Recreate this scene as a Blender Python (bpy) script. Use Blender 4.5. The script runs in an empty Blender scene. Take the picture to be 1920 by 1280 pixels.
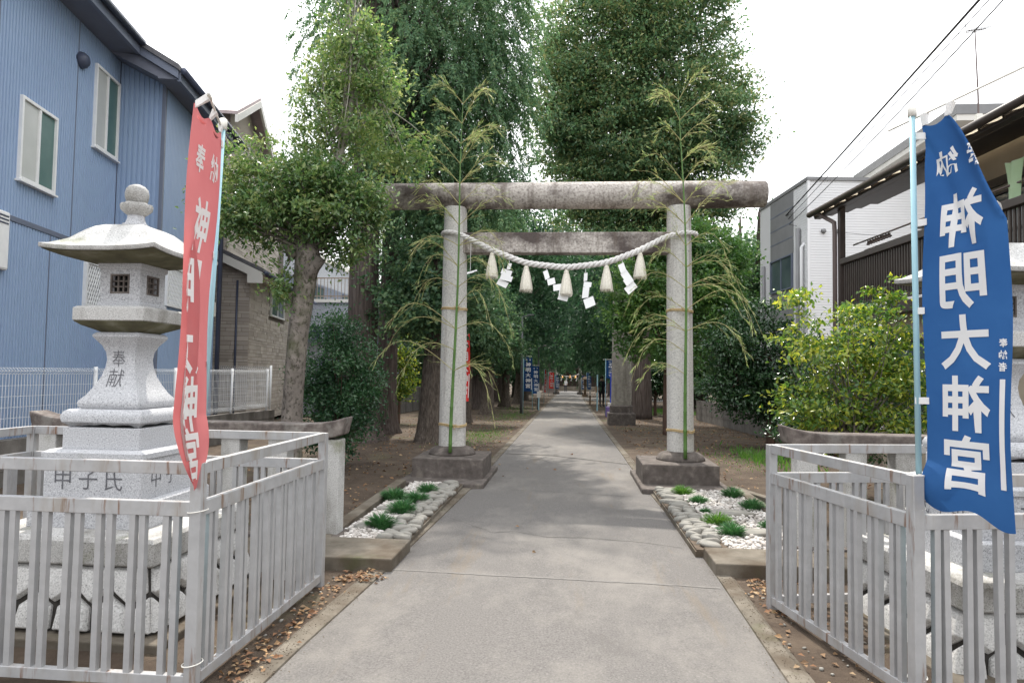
import bpy, bmesh, math, random
import numpy as np
from mathutils import Vector, Matrix

# ---------------------------------------------------------------- camera, sky, sun, exposure
scene = bpy.context.scene
R_ = math.radians
CAM_H, YAW, PITCH, ROLL = 1.55, R_(5.0), R_(2.6), R_(0.9)
fw = Vector((-math.sin(YAW)*math.cos(PITCH), math.cos(YAW)*math.cos(PITCH), math.sin(PITCH)))
rt = Vector((math.cos(YAW), math.sin(YAW), 0)); up = rt.cross(fw)
r2 = rt*math.cos(ROLL) + up*math.sin(ROLL); u2 = up*math.cos(ROLL) - rt*math.sin(ROLL)
cd = bpy.data.cameras.new('camera'); cd.lens = 24; cd.sensor_width = 36; cd.clip_start = .05; cd.clip_end = 3000
cam = bpy.data.objects.new('camera', cd); scene.collection.objects.link(cam)
cam.matrix_world = Matrix(((r2.x, u2.x, -fw.x, 0), (r2.y, u2.y, -fw.y, 0), (r2.z, u2.z, -fw.z, CAM_H), (0, 0, 0, 1)))
scene.camera = cam

SUN_EL, SUN_AZ = R_(56), R_(-11)          # azimuth from +Y (along the path) towards +X
sd = Vector((math.sin(SUN_AZ)*math.cos(SUN_EL), math.cos(SUN_AZ)*math.cos(SUN_EL), math.sin(SUN_EL)))
w = bpy.data.worlds.new('World'); scene.world = w; w.use_nodes = True
nt = w.node_tree; N = nt.nodes; L = nt.links
for n in list(N): N.remove(n)
out = N.new('ShaderNodeOutputWorld'); bg = N.new('ShaderNodeBackground'); bg.inputs[1].default_value = .12
sky = N.new('ShaderNodeTexSky'); sky.sky_type = 'NISHITA'; sky.sun_disc = False
sky.sun_elevation = SUN_EL; sky.sun_rotation = SUN_AZ; sky.air_density = 1.4; sky.dust_density = 3.0
tc = N.new('ShaderNodeTexCoord'); mp = N.new('ShaderNodeMapping'); mp.inputs['Scale'].default_value = (1, 1, 2.6)
nz = N.new('ShaderNodeTexNoise'); nz.inputs['Scale'].default_value = 1.7; nz.inputs['Detail'].default_value = 7
cr = N.new('ShaderNodeValToRGB'); cr.color_ramp.elements[0].position = .33; cr.color_ramp.elements[1].position = .58
cr.color_ramp.elements[0].color = (3.3, 3.5, 3.85, 1); cr.color_ramp.elements[1].color = (11.6, 11.6, 11.6, 1)
mx = N.new('ShaderNodeMix'); mx.data_type = 'RGBA'; mx.inputs['Factor'].default_value = .85
L.new(tc.outputs['Generated'], mp.inputs[0]); L.new(mp.outputs[0], nz.inputs['Vector']); L.new(nz.outputs[0], cr.inputs[0])
# cloud layer brightens from horizon to zenith as an overcast sky does (1 + 2 sin h)/3
sx = N.new('ShaderNodeSeparateXYZ'); mr = N.new('ShaderNodeMapRange'); mr.inputs['To Min'].default_value = .5; mr.inputs['To Max'].default_value = 1.5
L.new(tc.outputs['Generated'], sx.inputs[0]); L.new(sx.outputs['Z'], mr.inputs['Value'])
vm = N.new('ShaderNodeVectorMath'); vm.operation = 'SCALE'; L.new(cr.outputs[0], vm.inputs[0]); L.new(mr.outputs[0], vm.inputs['Scale'])
L.new(sky.outputs[0], mx.inputs['A']); L.new(vm.outputs[0], mx.inputs['B']); L.new(mx.outputs['Result'], bg.inputs[0]); L.new(bg.outputs[0], out.inputs[0])
sl = bpy.data.lights.new('sun', 'SUN'); sl.energy = 2.5; sl.angle = R_(1.0); sl.color = (1, .94, .85)
so = bpy.data.objects.new('sun', sl); scene.collection.objects.link(so)
so.rotation_euler = sd.to_track_quat('Z', 'Y').to_euler(); so.location = (0, 0, 40)
vs = scene.view_settings; vs.view_transform = 'Standard'; vs.look = 'None'; vs.gamma = 1; vs.exposure = 1.2; vs.use_curve_mapping = False
scene.cycles.max_bounces = 8; scene.cycles.transparent_max_bounces = 8
scene.cycles.use_denoising = True

# ---------------------------------------------------------------- helpers
COL = scene.collection
PI = math.pi
def gz(y): return 0.0 if y < 13 else -.012*(min(y, 110) - 13)      # the avenue falls gently away

def mat(name, stops, scale=4, rough=.8, bump=.0, bscale=30, stretch=(1, 1, 1), detail=6, layers=(), metal=0, spec=.3, sheen=0, bdist=.02, nrough=.6):
    """stops: [(pos, rgb)...] over a noise; layers: (rgb, scale, lo, hi, stretch, strength) stains mixed over it"""
    m = bpy.data.materials.new(name); m.use_nodes = True
    nt = m.node_tree; N = nt.nodes; L = nt.links; b = N['Principled BSDF']
    b.inputs['Roughness'].default_value = rough; b.inputs['Metallic'].default_value = metal
    b.inputs['Specular IOR Level'].default_value = spec
    tc = N.new('ShaderNodeTexCoord')
    def noise(sc, st, det=6):
        mp = N.new('ShaderNodeMapping'); mp.inputs['Scale'].default_value = st
        n = N.new('ShaderNodeTexNoise'); n.inputs['Scale'].default_value = sc; n.inputs['Detail'].default_value = det
        n.inputs['Roughness'].default_value = nrough
        L.new(tc.outputs['Object'], mp.inputs[0]); L.new(mp.outputs[0], n.inputs['Vector']); return n
    n = noise(scale, stretch, detail)
    r = N.new('ShaderNodeValToRGB'); e = r.color_ramp.elements
    while len(e) < len(stops): e.new(.5)
    for k, (p, c) in enumerate(stops): e[k].position = p; e[k].color = (*c, 1)
    L.new(n.outputs[0], r.inputs[0]); cur = r.outputs[0]
    for (c, sc, lo, hi, st, amt) in layers:
        n2 = noise(sc, st, 8)
        mr = N.new('ShaderNodeMapRange'); mr.inputs['From Min'].default_value = lo; mr.inputs['From Max'].default_value = hi
        mr.inputs['To Max'].default_value = amt
        L.new(n2.outputs[0], mr.inputs['Value'])
        mx = N.new('ShaderNodeMix'); mx.data_type = 'RGBA'; mx.inputs['B'].default_value = (*c, 1)
        L.new(mr.outputs[0], mx.inputs['Factor']); L.new(cur, mx.inputs['A']); cur = mx.outputs['Result']
    L.new(cur, b.inputs['Base Color'])
    if bump:
        n3 = noise(bscale, stretch, 8); bp = N.new('ShaderNodeBump'); bp.inputs['Strength'].default_value = bump; bp.inputs['Distance'].default_value = bdist
        L.new(n3.outputs[0], bp.inputs['Height']); L.new(bp.outputs[0], b.inputs['Normal'])
    return m

def leafmat(name, cols, trans=.4, rough=.5, boost=1.5, spec=.35, patch=0):
    """colour varies leaf by leaf; light passes through"""
    m = bpy.data.materials.new(name); m.use_nodes = True
    nt = m.node_tree; N = nt.nodes; L = nt.links; b = N['Principled BSDF']; o = N['Material Output']
    b.inputs['Roughness'].default_value = rough; b.inputs['Specular IOR Level'].default_value = spec
    g = N.new('ShaderNodeNewGeometry'); r = N.new('ShaderNodeValToRGB'); e = r.color_ramp.elements
    while len(e) < len(cols): e.new(.5)
    for k, c in enumerate(cols): e[k].position = k/(len(cols)-1); e[k].color = (*c, 1)
    L.new(g.outputs['Random Per Island'], r.inputs[0])
    # sprays differ in age: whole patches run yellower or deeper green
    tcn = N.new('ShaderNodeTexCoord'); nz = N.new('ShaderNodeTexNoise'); nz.inputs['Scale'].default_value = patch; nz.inputs['Detail'].default_value = 4
    L.new(tcn.outputs['Object'], nz.inputs['Vector'])
    hv = N.new('ShaderNodeHueSaturation'); L.new(r.outputs[0], hv.inputs['Color'])
    m1 = N.new('ShaderNodeMapRange'); m1.inputs['From Min'].default_value = .32; m1.inputs['From Max'].default_value = .68; m1.inputs['To Min'].default_value = .515; m1.inputs['To Max'].default_value = .475
    m2 = N.new('ShaderNodeMapRange'); m2.inputs['From Min'].default_value = .32; m2.inputs['From Max'].default_value = .68; m2.inputs['To Min'].default_value = .58; m2.inputs['To Max'].default_value = 1.35
    L.new(nz.outputs[0], m1.inputs['Value']); L.new(nz.outputs[0], m2.inputs['Value'])
    if patch: L.new(m1.outputs[0], hv.inputs['Hue']); L.new(m2.outputs[0], hv.inputs['Value'])
    L.new(hv.outputs[0], b.inputs['Base Color']); r = hv
    t = N.new('ShaderNodeBsdfTranslucent'); mx = N.new('ShaderNodeMixShader'); mx.inputs[0].default_value = trans
    hs = N.new('ShaderNodeHueSaturation'); hs.inputs['Hue'].default_value = .49; hs.inputs['Saturation'].default_value = 1.1; hs.inputs['Value'].default_value = boost
    L.new(r.outputs[0], hs.inputs['Color']); L.new(hs.outputs[0], t.inputs[0])
    L.new(b.outputs[0], mx.inputs[1]); L.new(t.outputs[0], mx.inputs[2]); L.new(mx.outputs[0], o.inputs[0])
    return m

def clothmat(name, c, c2, trans=.3):
    m = mat(name, [(.3, c), (.7, c2)], scale=3, rough=.85, bump=.25, bscale=900, bdist=.001, spec=.15)
    nt = m.node_tree; N = nt.nodes; L = nt.links; b = N['Principled BSDF']; o = N['Material Output']
    t = N.new('ShaderNodeBsdfTranslucent'); mx = N.new('ShaderNodeMixShader'); mx.inputs[0].default_value = trans
    src = b.inputs['Base Color'].links[0].from_socket
    L.new(src, t.inputs[0]); L.new(b.outputs[0], mx.inputs[1]); L.new(t.outputs[0], mx.inputs[2]); L.new(mx.outputs[0], o.inputs[0])
    return m

def tag(o, label=None, cat=None, group=None, kind=None):
    if label: o['label'] = label
    if cat: o['category'] = cat
    if group: o['group'] = group
    if kind: o['kind'] = kind
    return o
def empty(name, loc, rz=0, label=None, cat=None, group=None):
    o = bpy.data.objects.new(name, None); COL.objects.link(o); o.location = loc; o.rotation_euler = (0, 0, rz)
    o.empty_display_size = .1
    return tag(o, label, cat, group)
def link(name, me, m=None, parent=None, loc=None, rot=None):
    o = bpy.data.objects.new(name, me); COL.objects.link(o)
    if m is not None and not me.materials: me.materials.append(m)
    if parent is not None: o.parent = parent
    if loc is not None: o.location = loc
    if rot is not None: o.rotation_euler = rot
    return o
def copy_tree(o, parent=None, **kw):
    c = o.copy(); COL.objects.link(c); c.parent = parent
    for ch in list(o.children): copy_tree(ch, c)
    return c

class MB:
    def __init__(s): s.v = []; s.f = []
    def add(s, vs, fs):
        k = len(s.v); s.v += [tuple(p) for p in vs]; s.f += [tuple(i+k for i in f) for f in fs]; return s
    def box(s, x0, x1, y0, y1, z0, z1):
        return s.add([(x0,y0,z0),(x1,y0,z0),(x1,y1,z0),(x0,y1,z0),(x0,y0,z1),(x1,y0,z1),(x1,y1,z1),(x0,y1,z1)],
                     [(0,3,2,1),(4,5,6,7),(0,1,5,4),(1,2,6,5),(2,3,7,6),(3,0,4,7)])
    def obox(s, c, size, rot):
        M = rot.to_matrix() if hasattr(rot, 'to_matrix') else rot
        hx, hy, hz = (q/2 for q in size); c = Vector(c)
        P = [c + M @ Vector(p) for p in ((-hx,-hy,-hz),(hx,-hy,-hz),(hx,hy,-hz),(-hx,hy,-hz),(-hx,-hy,hz),(hx,-hy,hz),(hx,hy,hz),(-hx,hy,hz))]
        return s.add(P, [(0,3,2,1),(4,5,6,7),(0,1,5,4),(1,2,6,5),(2,3,7,6),(3,0,4,7)])
    def beam(s, a, b, wd, ht):
        """a bar of section wd x ht between two points"""
        a = Vector(a); b = Vector(b); d = b-a; L_ = d.length; y = d.normalized()
        x = y.cross(Vector((0,0,1)));  x = Vector((1,0,0)) if x.length < 1e-4 else x.normalized(); z = x.cross(y)
        return s.obox((a+b)/2, (wd, L_, ht), Matrix((x, y, z)).transposed())
    def tube(s, pts, rad, n=8, cap=True, fn=None):
        P = [Vector(p) for p in pts]
        if not hasattr(rad, '__len__'): rad = [rad]*len(P)
        k = len(s.v); prev = None
        for i, p in enumerate(P):
            t = (P[min(i+1, len(P)-1)] - P[max(i-1, 0)]).normalized()
            if prev is None:
                x = t.cross(Vector((0, 1, 0)) if abs(t.y) < .9 else Vector((1, 0, 0))).normalized()
            else:
                x = prev - t*prev.dot(t); x = x.normalized() if x.length > 1e-6 else prev
            prev = x; y = t.cross(x)
            for j in range(n):
                a = 2*PI*j/n; r = rad[i]*(fn(a, i) if fn else 1)
                s.v.append(tuple(p + x*(r*math.cos(a)) + y*(r*math.sin(a))))
        for i in range(len(P)-1):
            for j in range(n):
                j2 = (j+1) % n; s.f.append((k+i*n+j, k+i*n+j2, k+(i+1)*n+j2, k+(i+1)*n+j))
        if cap:
            s.f.append(tuple(k+j for j in range(n))[::-1]); s.f.append(tuple(k+(len(P)-1)*n+j for j in range(n)))
        return s
    def lathe(s, prof, n=24, c=(0, 0), fn=None):
        k = len(s.v)
        for (r, z) in prof:
            for j in range(n):
                a = 2*PI*j/n; q = r*(fn(a, z) if fn else 1)
                s.v.append((c[0]+q*math.cos(a), c[1]+q*math.sin(a), z))
        for i in range(len(prof)-1):
            for j in range(n):
                j2 = (j+1) % n; s.f.append((k+i*n+j, k+i*n+j2, k+(i+1)*n+j2, k+(i+1)*n+j))
        s.f.append(tuple(k+j for j in range(n))[::-1]); s.f.append(tuple(k+(len(prof)-1)*n+j for j in range(n)))
        return s
    def sqloft(s, prof, sub=1, lift=None, c=(0, 0)):
        """square rings (half width, z); lift(t, i) raises the ring towards its corners"""
        k = len(s.v); n = 4*sub
        for i, (h, z) in enumerate(prof):
            for q in range(4):
                for j in range(sub):
                    t = -1 + 2*j/sub; p = [(t, -1), (1, t), (-t, 1), (-1, -t)][q]
                    dz = lift(t, i) if lift else 0
                    s.v.append((c[0]+p[0]*h, c[1]+p[1]*h, z+dz))
        for i in range(len(prof)-1):
            for j in range(n):
                j2 = (j+1) % n; s.f.append((k+i*n+j, k+i*n+j2, k+(i+1)*n+j2, k+(i+1)*n+j))
        s.f.append(tuple(k+j for j in range(n))[::-1]); s.f.append(tuple(k+(len(prof)-1)*n+j for j in range(n)))
        return s
    def prism(s, poly, a, b, axis='y'):
        """polygon in the plane across 'axis', extruded from a to b"""
        k = len(s.v); n = len(poly)
        for t in (a, b):
            for (p, q) in poly:
                s.v.append({'y': (p, t, q), 'x': (t, p, q), 'z': (p, q, t)}[axis])
        s.f.append(tuple(k+i for i in range(n))); s.f.append(tuple(k+n+i for i in range(n))[::-1])
        for i in range(n):
            j = (i+1) % n; s.f.append((k+i, k+n+i, k+n+j, k+j))
        return s
    def mesh(s, name='m', smooth=False):
        me = bpy.data.meshes.new(name); me.from_pydata(s.v, [], s.f)
        bm = bmesh.new(); bm.from_mesh(me); bmesh.ops.recalc_face_normals(bm, faces=bm.faces); bm.to_mesh(me); bm.free()
        if smooth: me.polygons.foreach_set('use_smooth', [True]*len(me.polygons))
        return me
    def build(s, name, m, parent=None, smooth=False, bevel=0, kind=None, loc=None, auto=None):
        me = s.mesh(name, smooth); o = link(name, me, m, parent, loc)
        if bevel:
            b = o.modifiers.new('bevel', 'BEVEL'); b.width = bevel; b.segments = 2; b.limit_method = 'ANGLE'; b.angle_limit = R_(40)
        if auto is not None:
            me.polygons.foreach_set('use_smooth', [True]*len(me.polygons))
            me.set_sharp_from_angle(angle=R_(auto))
        if kind: o['kind'] = kind
        return o

def fastmesh(name, V, F):
    """numpy mesh of equal polygons"""
    V = np.asarray(V, dtype=np.float32); F = np.asarray(F, dtype=np.int32); k = F.shape[1]
    me = bpy.data.meshes.new(name); me.vertices.add(len(V)); me.vertices.foreach_set('co', V.ravel())
    me.loops.add(F.size); me.loops.foreach_set('vertex_index', F.ravel())
    me.polygons.add(len(F)); me.polygons.foreach_set('loop_start', np.arange(len(F), dtype=np.int32)*k)
    me.update(calc_edges=True); return me

def unit(a): return a/np.maximum(np.linalg.norm(a, axis=-1, keepdims=True), 1e-9)
def leaf_mesh(name, P, D, Nn, ln, wd, fold=.25):
    """leaves at P, pointing along D, facing Nn: a folded blade of two triangles pairs"""
    D = unit(D); S = unit(np.cross(D, Nn)); Nn = np.cross(S, D)
    n = len(P); ln = np.broadcast_to(np.asarray(ln, float).reshape(-1, 1), (n, 1)); wd = np.broadcast_to(np.asarray(wd, float).reshape(-1, 1), (n, 1))
    a = P; b = P + D*ln*.45 + S*wd*.5 + Nn*wd*fold; c = P + D*ln; d = P + D*ln*.45 - S*wd*.5 + Nn*wd*fold
    V = np.stack([a, b, c, d], 1).reshape(-1, 3); i = np.arange(n)*4
    F = np.concatenate([np.stack([i, i+1, i+2], 1), np.stack([i, i+2, i+3], 1)], 1).reshape(-1, 3)
    return fastmesh(name, V, F)

# glyphs from the built-in font, cut fine enough to follow a curved surface
_gl = {}
def glyph(ch, bold=.016, cell=.09):
    key = (ch, bold)
    if key in _gl: return _gl[key]
    cu = bpy.data.curves.new('glyph', 'FONT'); cu.body = ch; cu.size = 1; cu.resolution_u = 3; cu.offset = bold
    o = bpy.data.objects.new('glyph', cu); COL.objects.link(o)
    dg = bpy.context.evaluated_depsgraph_get(); me = bpy.data.meshes.new_from_object(o.evaluated_get(dg))
    bpy.data.objects.remove(o); bpy.data.curves.remove(cu)
    bm = bmesh.new(); bm.from_mesh(me); bpy.data.meshes.remove(me)
    bmesh.ops.remove_doubles(bm, verts=bm.verts, dist=1e-4)
    if bm.verts:
        xs = [v.co.x for v in bm.verts]; ys = [v.co.y for v in bm.verts]
        cx, cy = (min(xs)+max(xs))/2, (min(ys)+max(ys))/2; sc = 1/max(max(xs)-min(xs), max(ys)-min(ys))
        for v in bm.verts: v.co = ((v.co.x-cx)*sc, (v.co.y-cy)*sc, 0)
        k = int(.5/cell)
        for ax in (0, 1):
            for q in range(-k, k+1):
                no = [0, 0, 0]; no[ax] = 1; co = [0, 0, 0]; co[ax] = q*cell
                bmesh.ops.bisect_plane(bm, geom=bm.verts[:]+bm.edges[:]+bm.faces[:], plane_co=co, plane_no=no)
        bmesh.ops.triangulate(bm, faces=bm.faces[:])
    bm.verts.index_update()
    res = ([(v.co.x, v.co.y) for v in bm.verts], [tuple(v.index for v in f.verts) for f in bm.faces]); bm.free()
    _gl[key] = res; return res
def lettering(name, items, fn, m, parent, mirror=False, bold=.016):
    """items: (character, u, v, width, height); fn(u, v) -> point"""
    b = MB()
    for (ch, u, v, wd, ht) in items:
        vs, fs = glyph(ch, bold); sx = -1 if mirror else 1
        b.add([fn(u+sx*x*wd, v+y*ht) for (x, y) in vs], fs)
    me = bpy.data.meshes.new(name); me.from_pydata(b.v, [], b.f)
    return link(name, me, m, parent)

def noise1(x, seed=0):
    return math.sin(x*1.7+seed)*.5+math.sin(x*3.9+seed*2.3)*.3+math.sin(x*9.1+seed*.7)*.2

# ---------------------------------------------------------------- shared materials
GRANITE = mat('granite', [(.28, (.10,.10,.105)), (.40, (.34,.345,.36)), (.55, (.45,.455,.47)), (.72, (.58,.58,.59))], scale=130, detail=3, rough=.75, bump=.15, bscale=160, bdist=.004,
              layers=[((.10,.085,.06), 2.2, .60, .80, (1,1,.45), .6), ((.14,.14,.07), 3.5, .62, .8, (1,1,.6), .5)])
STONEBASE = mat('base_stone', [(.28, (.16,.16,.16)), (.40, (.46,.455,.445)), (.55, (.58,.575,.56)), (.72, (.68,.675,.66))], scale=110, detail=3, rough=.85, bump=.25, bscale=60, bdist=.006,
              layers=[((.10,.085,.06), 2.6, .60, .76, (1,1,.5), .8)])
GRANITE_W = mat('granite_mossy', [(.28, (.11,.11,.11)), (.40, (.36,.355,.345)), (.55, (.47,.465,.45)), (.72, (.60,.595,.58))], scale=130, detail=3, rough=.85, bump=.25, bscale=60, bdist=.006,
              layers=[((.07,.06,.04), 2.6, .48, .72, (1,1,.5), .85), ((.10,.11,.03), 4, .56, .72, (1,1,1), .6)])
CONCRETE = mat('concrete', [(.3, (.095,.082,.064)), (.6, (.155,.135,.108)), (.8, (.22,.195,.16))], scale=5, rough=.9, bump=.4, bscale=70, bdist=.006,
              layers=[((.075,.056,.038), 2.4, .46, .62, (1,1,1), .85), ((.07,.08,.028), 3.0, .58, .72, (1,1,1), .5)])
STEEL = mat('painted_steel', [(.3, (.34,.34,.345)), (.7, (.43,.43,.435))], scale=9, rough=.42, bump=.12, bscale=25, metal=.25, spec=.4, bdist=.004,
              layers=[((.17,.08,.035), 7, .58, .68, (3.2,3.2,.35), .9), ((.27,.23,.18), 4, .50, .72, (2,2,.5), .6)])
WHITEPAINT = mat('white_paint', [(.3, (.72,.72,.72)), (.7, (.80,.80,.79))], scale=6, rough=.5)
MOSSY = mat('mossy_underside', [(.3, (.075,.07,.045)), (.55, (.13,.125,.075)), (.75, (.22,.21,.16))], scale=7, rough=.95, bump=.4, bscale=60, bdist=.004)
DARK = mat('hollow_shade', [(.3, (.012,.012,.012)), (.7, (.02,.02,.02))], scale=6, rough=.95)
CUT_SHADE = mat('cut_shade', [(.3, (.09,.09,.10)), (.7, (.14,.14,.15))], scale=20, rough=.9)  # dark grey of raised glyphs imitates the shade in engraved strokes
WHITECLOTH = clothmat('white_cloth', (.78,.77,.75), (.84,.83,.82), .25)
GLASS = mat('window_glass', [(.3, (.05,.075,.085)), (.7, (.09,.12,.13))], scale=1.2, rough=.08, spec=.6)

# ---------------------------------------------------------------- ground, path, beds
rng = np.random.default_rng(7)
DIRT = mat('dirt', [(.25, (.040,.028,.020)), (.48, (.072,.052,.037)), (.62, (.105,.078,.056)), (.8, (.15,.115,.084))], scale=2.2, detail=12, rough=.95, bump=.7, bscale=22, bdist=.03, nrough=.7,
           layers=[((.065,.078,.025), .55, .54, .68, (1,1,1), .6), ((.24,.195,.12), 60, .68, .74, (1,1,1), .8), ((.03,.022,.016), 9, .58, .70, (1,1,1), .6)])
ys = [-6, 3, 6, 9, 13] + list(range(15, 112, 4)) + [130, 200, 500]
xs = [-400, -60, -20, -8, -4, -2, 0, 2, 4, 8, 20, 60, 400]
V = [(x, y, gz(y)) for y in ys for x in xs]; nx = len(xs)
F = [(j*nx+i, j*nx+i+1, (j+1)*nx+i+1, (j+1)*nx+i) for j in range(len(ys)-1) for i in range(nx-1)]
tag(link('ground', fastmesh('ground', V, F), DIRT), 'brown bare earth with fallen leaves and faint moss beside the path', kind='structure')

ASPHALT = mat('asphalt', [(.28, (.058,.054,.051)), (.45, (.114,.107,.101)), (.6, (.148,.139,.132)), (.78, (.27,.252,.236))], scale=84, detail=5, rough=.92, bump=.5, bscale=130, bdist=.006, nrough=.75,
              layers=[((.215,.20,.18), .45, .48, .62, (1,.6,1), .6), ((.085,.079,.074), .8, .54, .66, (1,.45,1), .6), ((.15,.118,.082), 1.2, .56, .72, (2.2,.25,1), .7), ((.07,.062,.055), 5, .66, .72, (1,1,1), .5)])
PL = [(-6,-1.50),(3.4,-1.49),(5.2,-1.41),(9.2,-1.30),(13,-1.28),(25,-1.33),(50,-1.45),(90,-1.5),(112,-1.5)]
PR = [(-6,1.10),(3.6,1.11),(5.9,1.14),(9.2,1.03),(12,1.00),(24,.95),(50,.98),(90,1.0),(112,1.0)]
def pl(y): return float(np.interp(y, *zip(*PL)))
def pr(y): return float(np.interp(y, *zip(*PR)))
yy = [-6, 2] + [3+.7*i for i in range(16)] + list(range(15, 113, 4))
b = MB()
nxx = 8
for y in yy:
    for i in range(nxx+1):
        t = i/nxx; crown = .022*(1-(2*t-1)**2)
        b.v.append((pl(y)*(1-t)+pr(y)*t, y, gz(y)+.006+crown))
for j in range(len(yy)-1):
    for i in range(nxx): b.f.append((j*(nxx+1)+i, j*(nxx+1)+i+1, (j+1)*(nxx+1)+i+1, (j+1)*(nxx+1)+i))
path = b.build('path', ASPHALT, smooth=True); tag(path, 'grey asphalt approach path running straight through the stone gate', kind='structure')
def path_z(x, y):
    t = (x-pl(y))/(pr(y)-pl(y)); return gz(y)+.006+.022*(1-(2*t-1)**2)
CRACK = mat('crack_dirt', [(.3, (.03,.028,.026)), (.7, (.06,.055,.05))], scale=20, rough=.95)
PATCH = mat('worn_seam', [(.3, (.135,.127,.118)), (.7, (.185,.175,.165))], scale=40, rough=.92, bump=.4, bscale=100, bdist=.004)
def ribbon(name, pts, wd, m, dz=.003, jit=0):
    b = MB(); r = random.Random(3)
    P = []
    for k in range(len(pts)-1):
        a, c = pts[k], pts[k+1]; n = max(2, int(math.dist(a, c)/.06))
        for i in range(n): t = i/n; P.append((a[0]*(1-t)+c[0]*t, a[1]*(1-t)+c[1]*t + r.uniform(-jit, jit)))
    P.append(pts[-1])
    for (x, y) in P:
        h = wd*r.uniform(.5, 1.1)/2; b.v += [(x, y-h, path_z(x, y-h)+dz), (x, y+h, path_z(x, y+h)+dz)]
    for i in range(len(P)-1): b.f.append((2*i, 2*i+2, 2*i+3, 2*i+1))
    return b.build(name, m, path)
ribbon('crack', [(-.98,6.85),(-.72,6.55),(-.55,6.62),(-.2,6.42),(.15,6.45),(.6,6.40),(1.0,6.28)], .0075, CRACK, jit=.012)
ribbon('crack', [(-1.27,7.2),(-1.0,6.9),(-.98,6.85)], .005, CRACK, jit=.012)
ribbon('crack', [(.75,8.75),(.2,8.8),(-.5,8.9),(-.9,9.0)], .006, CRACK, jit=.01)
ribbon('paving_seam', [(-1.36,5.28),(-.6,5.18),(.3,5.14),(1.1,5.16)], .035, PATCH, dz=.0025, jit=.006)
ribbon('drain_joint', [(-1.22,13.0),(-.4,12.75),(.5,12.15),(.97,11.95)], .06, CRACK, jit=.006)
# concrete edging strips either side
for side, fn in ((-1, pl), (1, pr)):
    b = MB(); yl = [y for y in yy if y <= 110]
    for y in yl:
        e = fn(y); wob = .012*noise1(y*2.1, side)
        for (dx, dz) in ((-.004, .002), (.0, .018), (.10, .02), (.13+wob, .004)):
            b.v.append((e+side*dx, y, gz(y)+dz))
    for j in range(len(yl)-1):
        for i in range(3): b.f.append((j*4+i, j*4+i+1, (j+1)*4+i+1, (j+1)*4+i))
    o = b.build('path_edging', CONCRETE); tag(o, kind='structure')

# planting beds of white gravel in front of the gate
GRAVEL = leafmat('white_gravel', [(.30,.27,.24),(.46,.43,.40),(.60,.575,.545),(.40,.36,.325),(.54,.51,.48)], trans=0, rough=.8)
STONE = mat('river_stone', [(.3, (.15,.145,.13)), (.5, (.25,.24,.215)), (.75, (.36,.34,.305))], scale=6, rough=.85, bump=.35, bscale=60, bdist=.004,
            layers=[((.10,.088,.07), 3, .48, .68, (1,1,1), .8)])
ico = bmesh.new(); bmesh.ops.create_icosphere(ico, subdivisions=1, radius=1); ICV = np.array([v.co[:] for v in ico.verts]); ICF = np.array([[v.index for v in f.verts] for f in ico.faces]); ico.free()
def pebbles(name, P, s, rng, flat=.6):
    n = len(P); k = len(ICV)
    Vn = ICV[None]*(1+rng.uniform(-.28, .28, (n, k, 1)))*(np.asarray(s).reshape(n, 1, 1))*rng.uniform(.7, 1.3, (n, 1, 3))*np.array([1, 1, flat])
    a = rng.uniform(0, 6.28, n); c, q = np.cos(a), np.sin(a); tl = rng.uniform(-.5, .5, (n, 1))
    x = Vn[..., 0]*c[:, None]-Vn[..., 1]*q[:, None]; y = Vn[..., 0]*q[:, None]+Vn[..., 1]*c[:, None]; z = Vn[..., 2]+x*tl
    V = np.stack([x, y, z], -1)+P[:, None]
    F = (ICF[None]+(np.arange(n)*k)[:, None, None]).reshape(-1, 3)
    return fastmesh(name, V.reshape(-1, 3), F)
def stone_me(seed, rx, ry, rz):
    bm = bmesh.new(); bmesh.ops.create_icosphere(bm, subdivisions=2, radius=1); r = random.Random(seed)
    ph = [r.uniform(0, 6) for _ in range(6)]
    for v in bm.verts:
        c = v.co; q = 1+.10*math.sin(2.3*c.x+ph[0])+.09*math.sin(2.9*c.y+ph[1])+.07*math.sin(3.1*c.z+ph[2])
        z = max(min(c.z*1.5, .9), -.9)*.95
        v.co = (c.x*q*rx, c.y*q*ry, z*rz*q)
    me = bpy.data.meshes.new('river_stone'); bm.to_mesh(me); bm.free(); me.polygons.foreach_set('use_smooth', [True]*len(me.polygons)); me.materials.append(STONE); return me
STONES = [stone_me(k, .108+.02*(k % 3), .046+.008*(k % 4), .05) for k in range(7)]
SOIL = mat('bed_soil', [(.3, (.06,.045,.032)), (.7, (.12,.09,.065))], scale=12, rough=.95, bump=.5, bscale=40)
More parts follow.
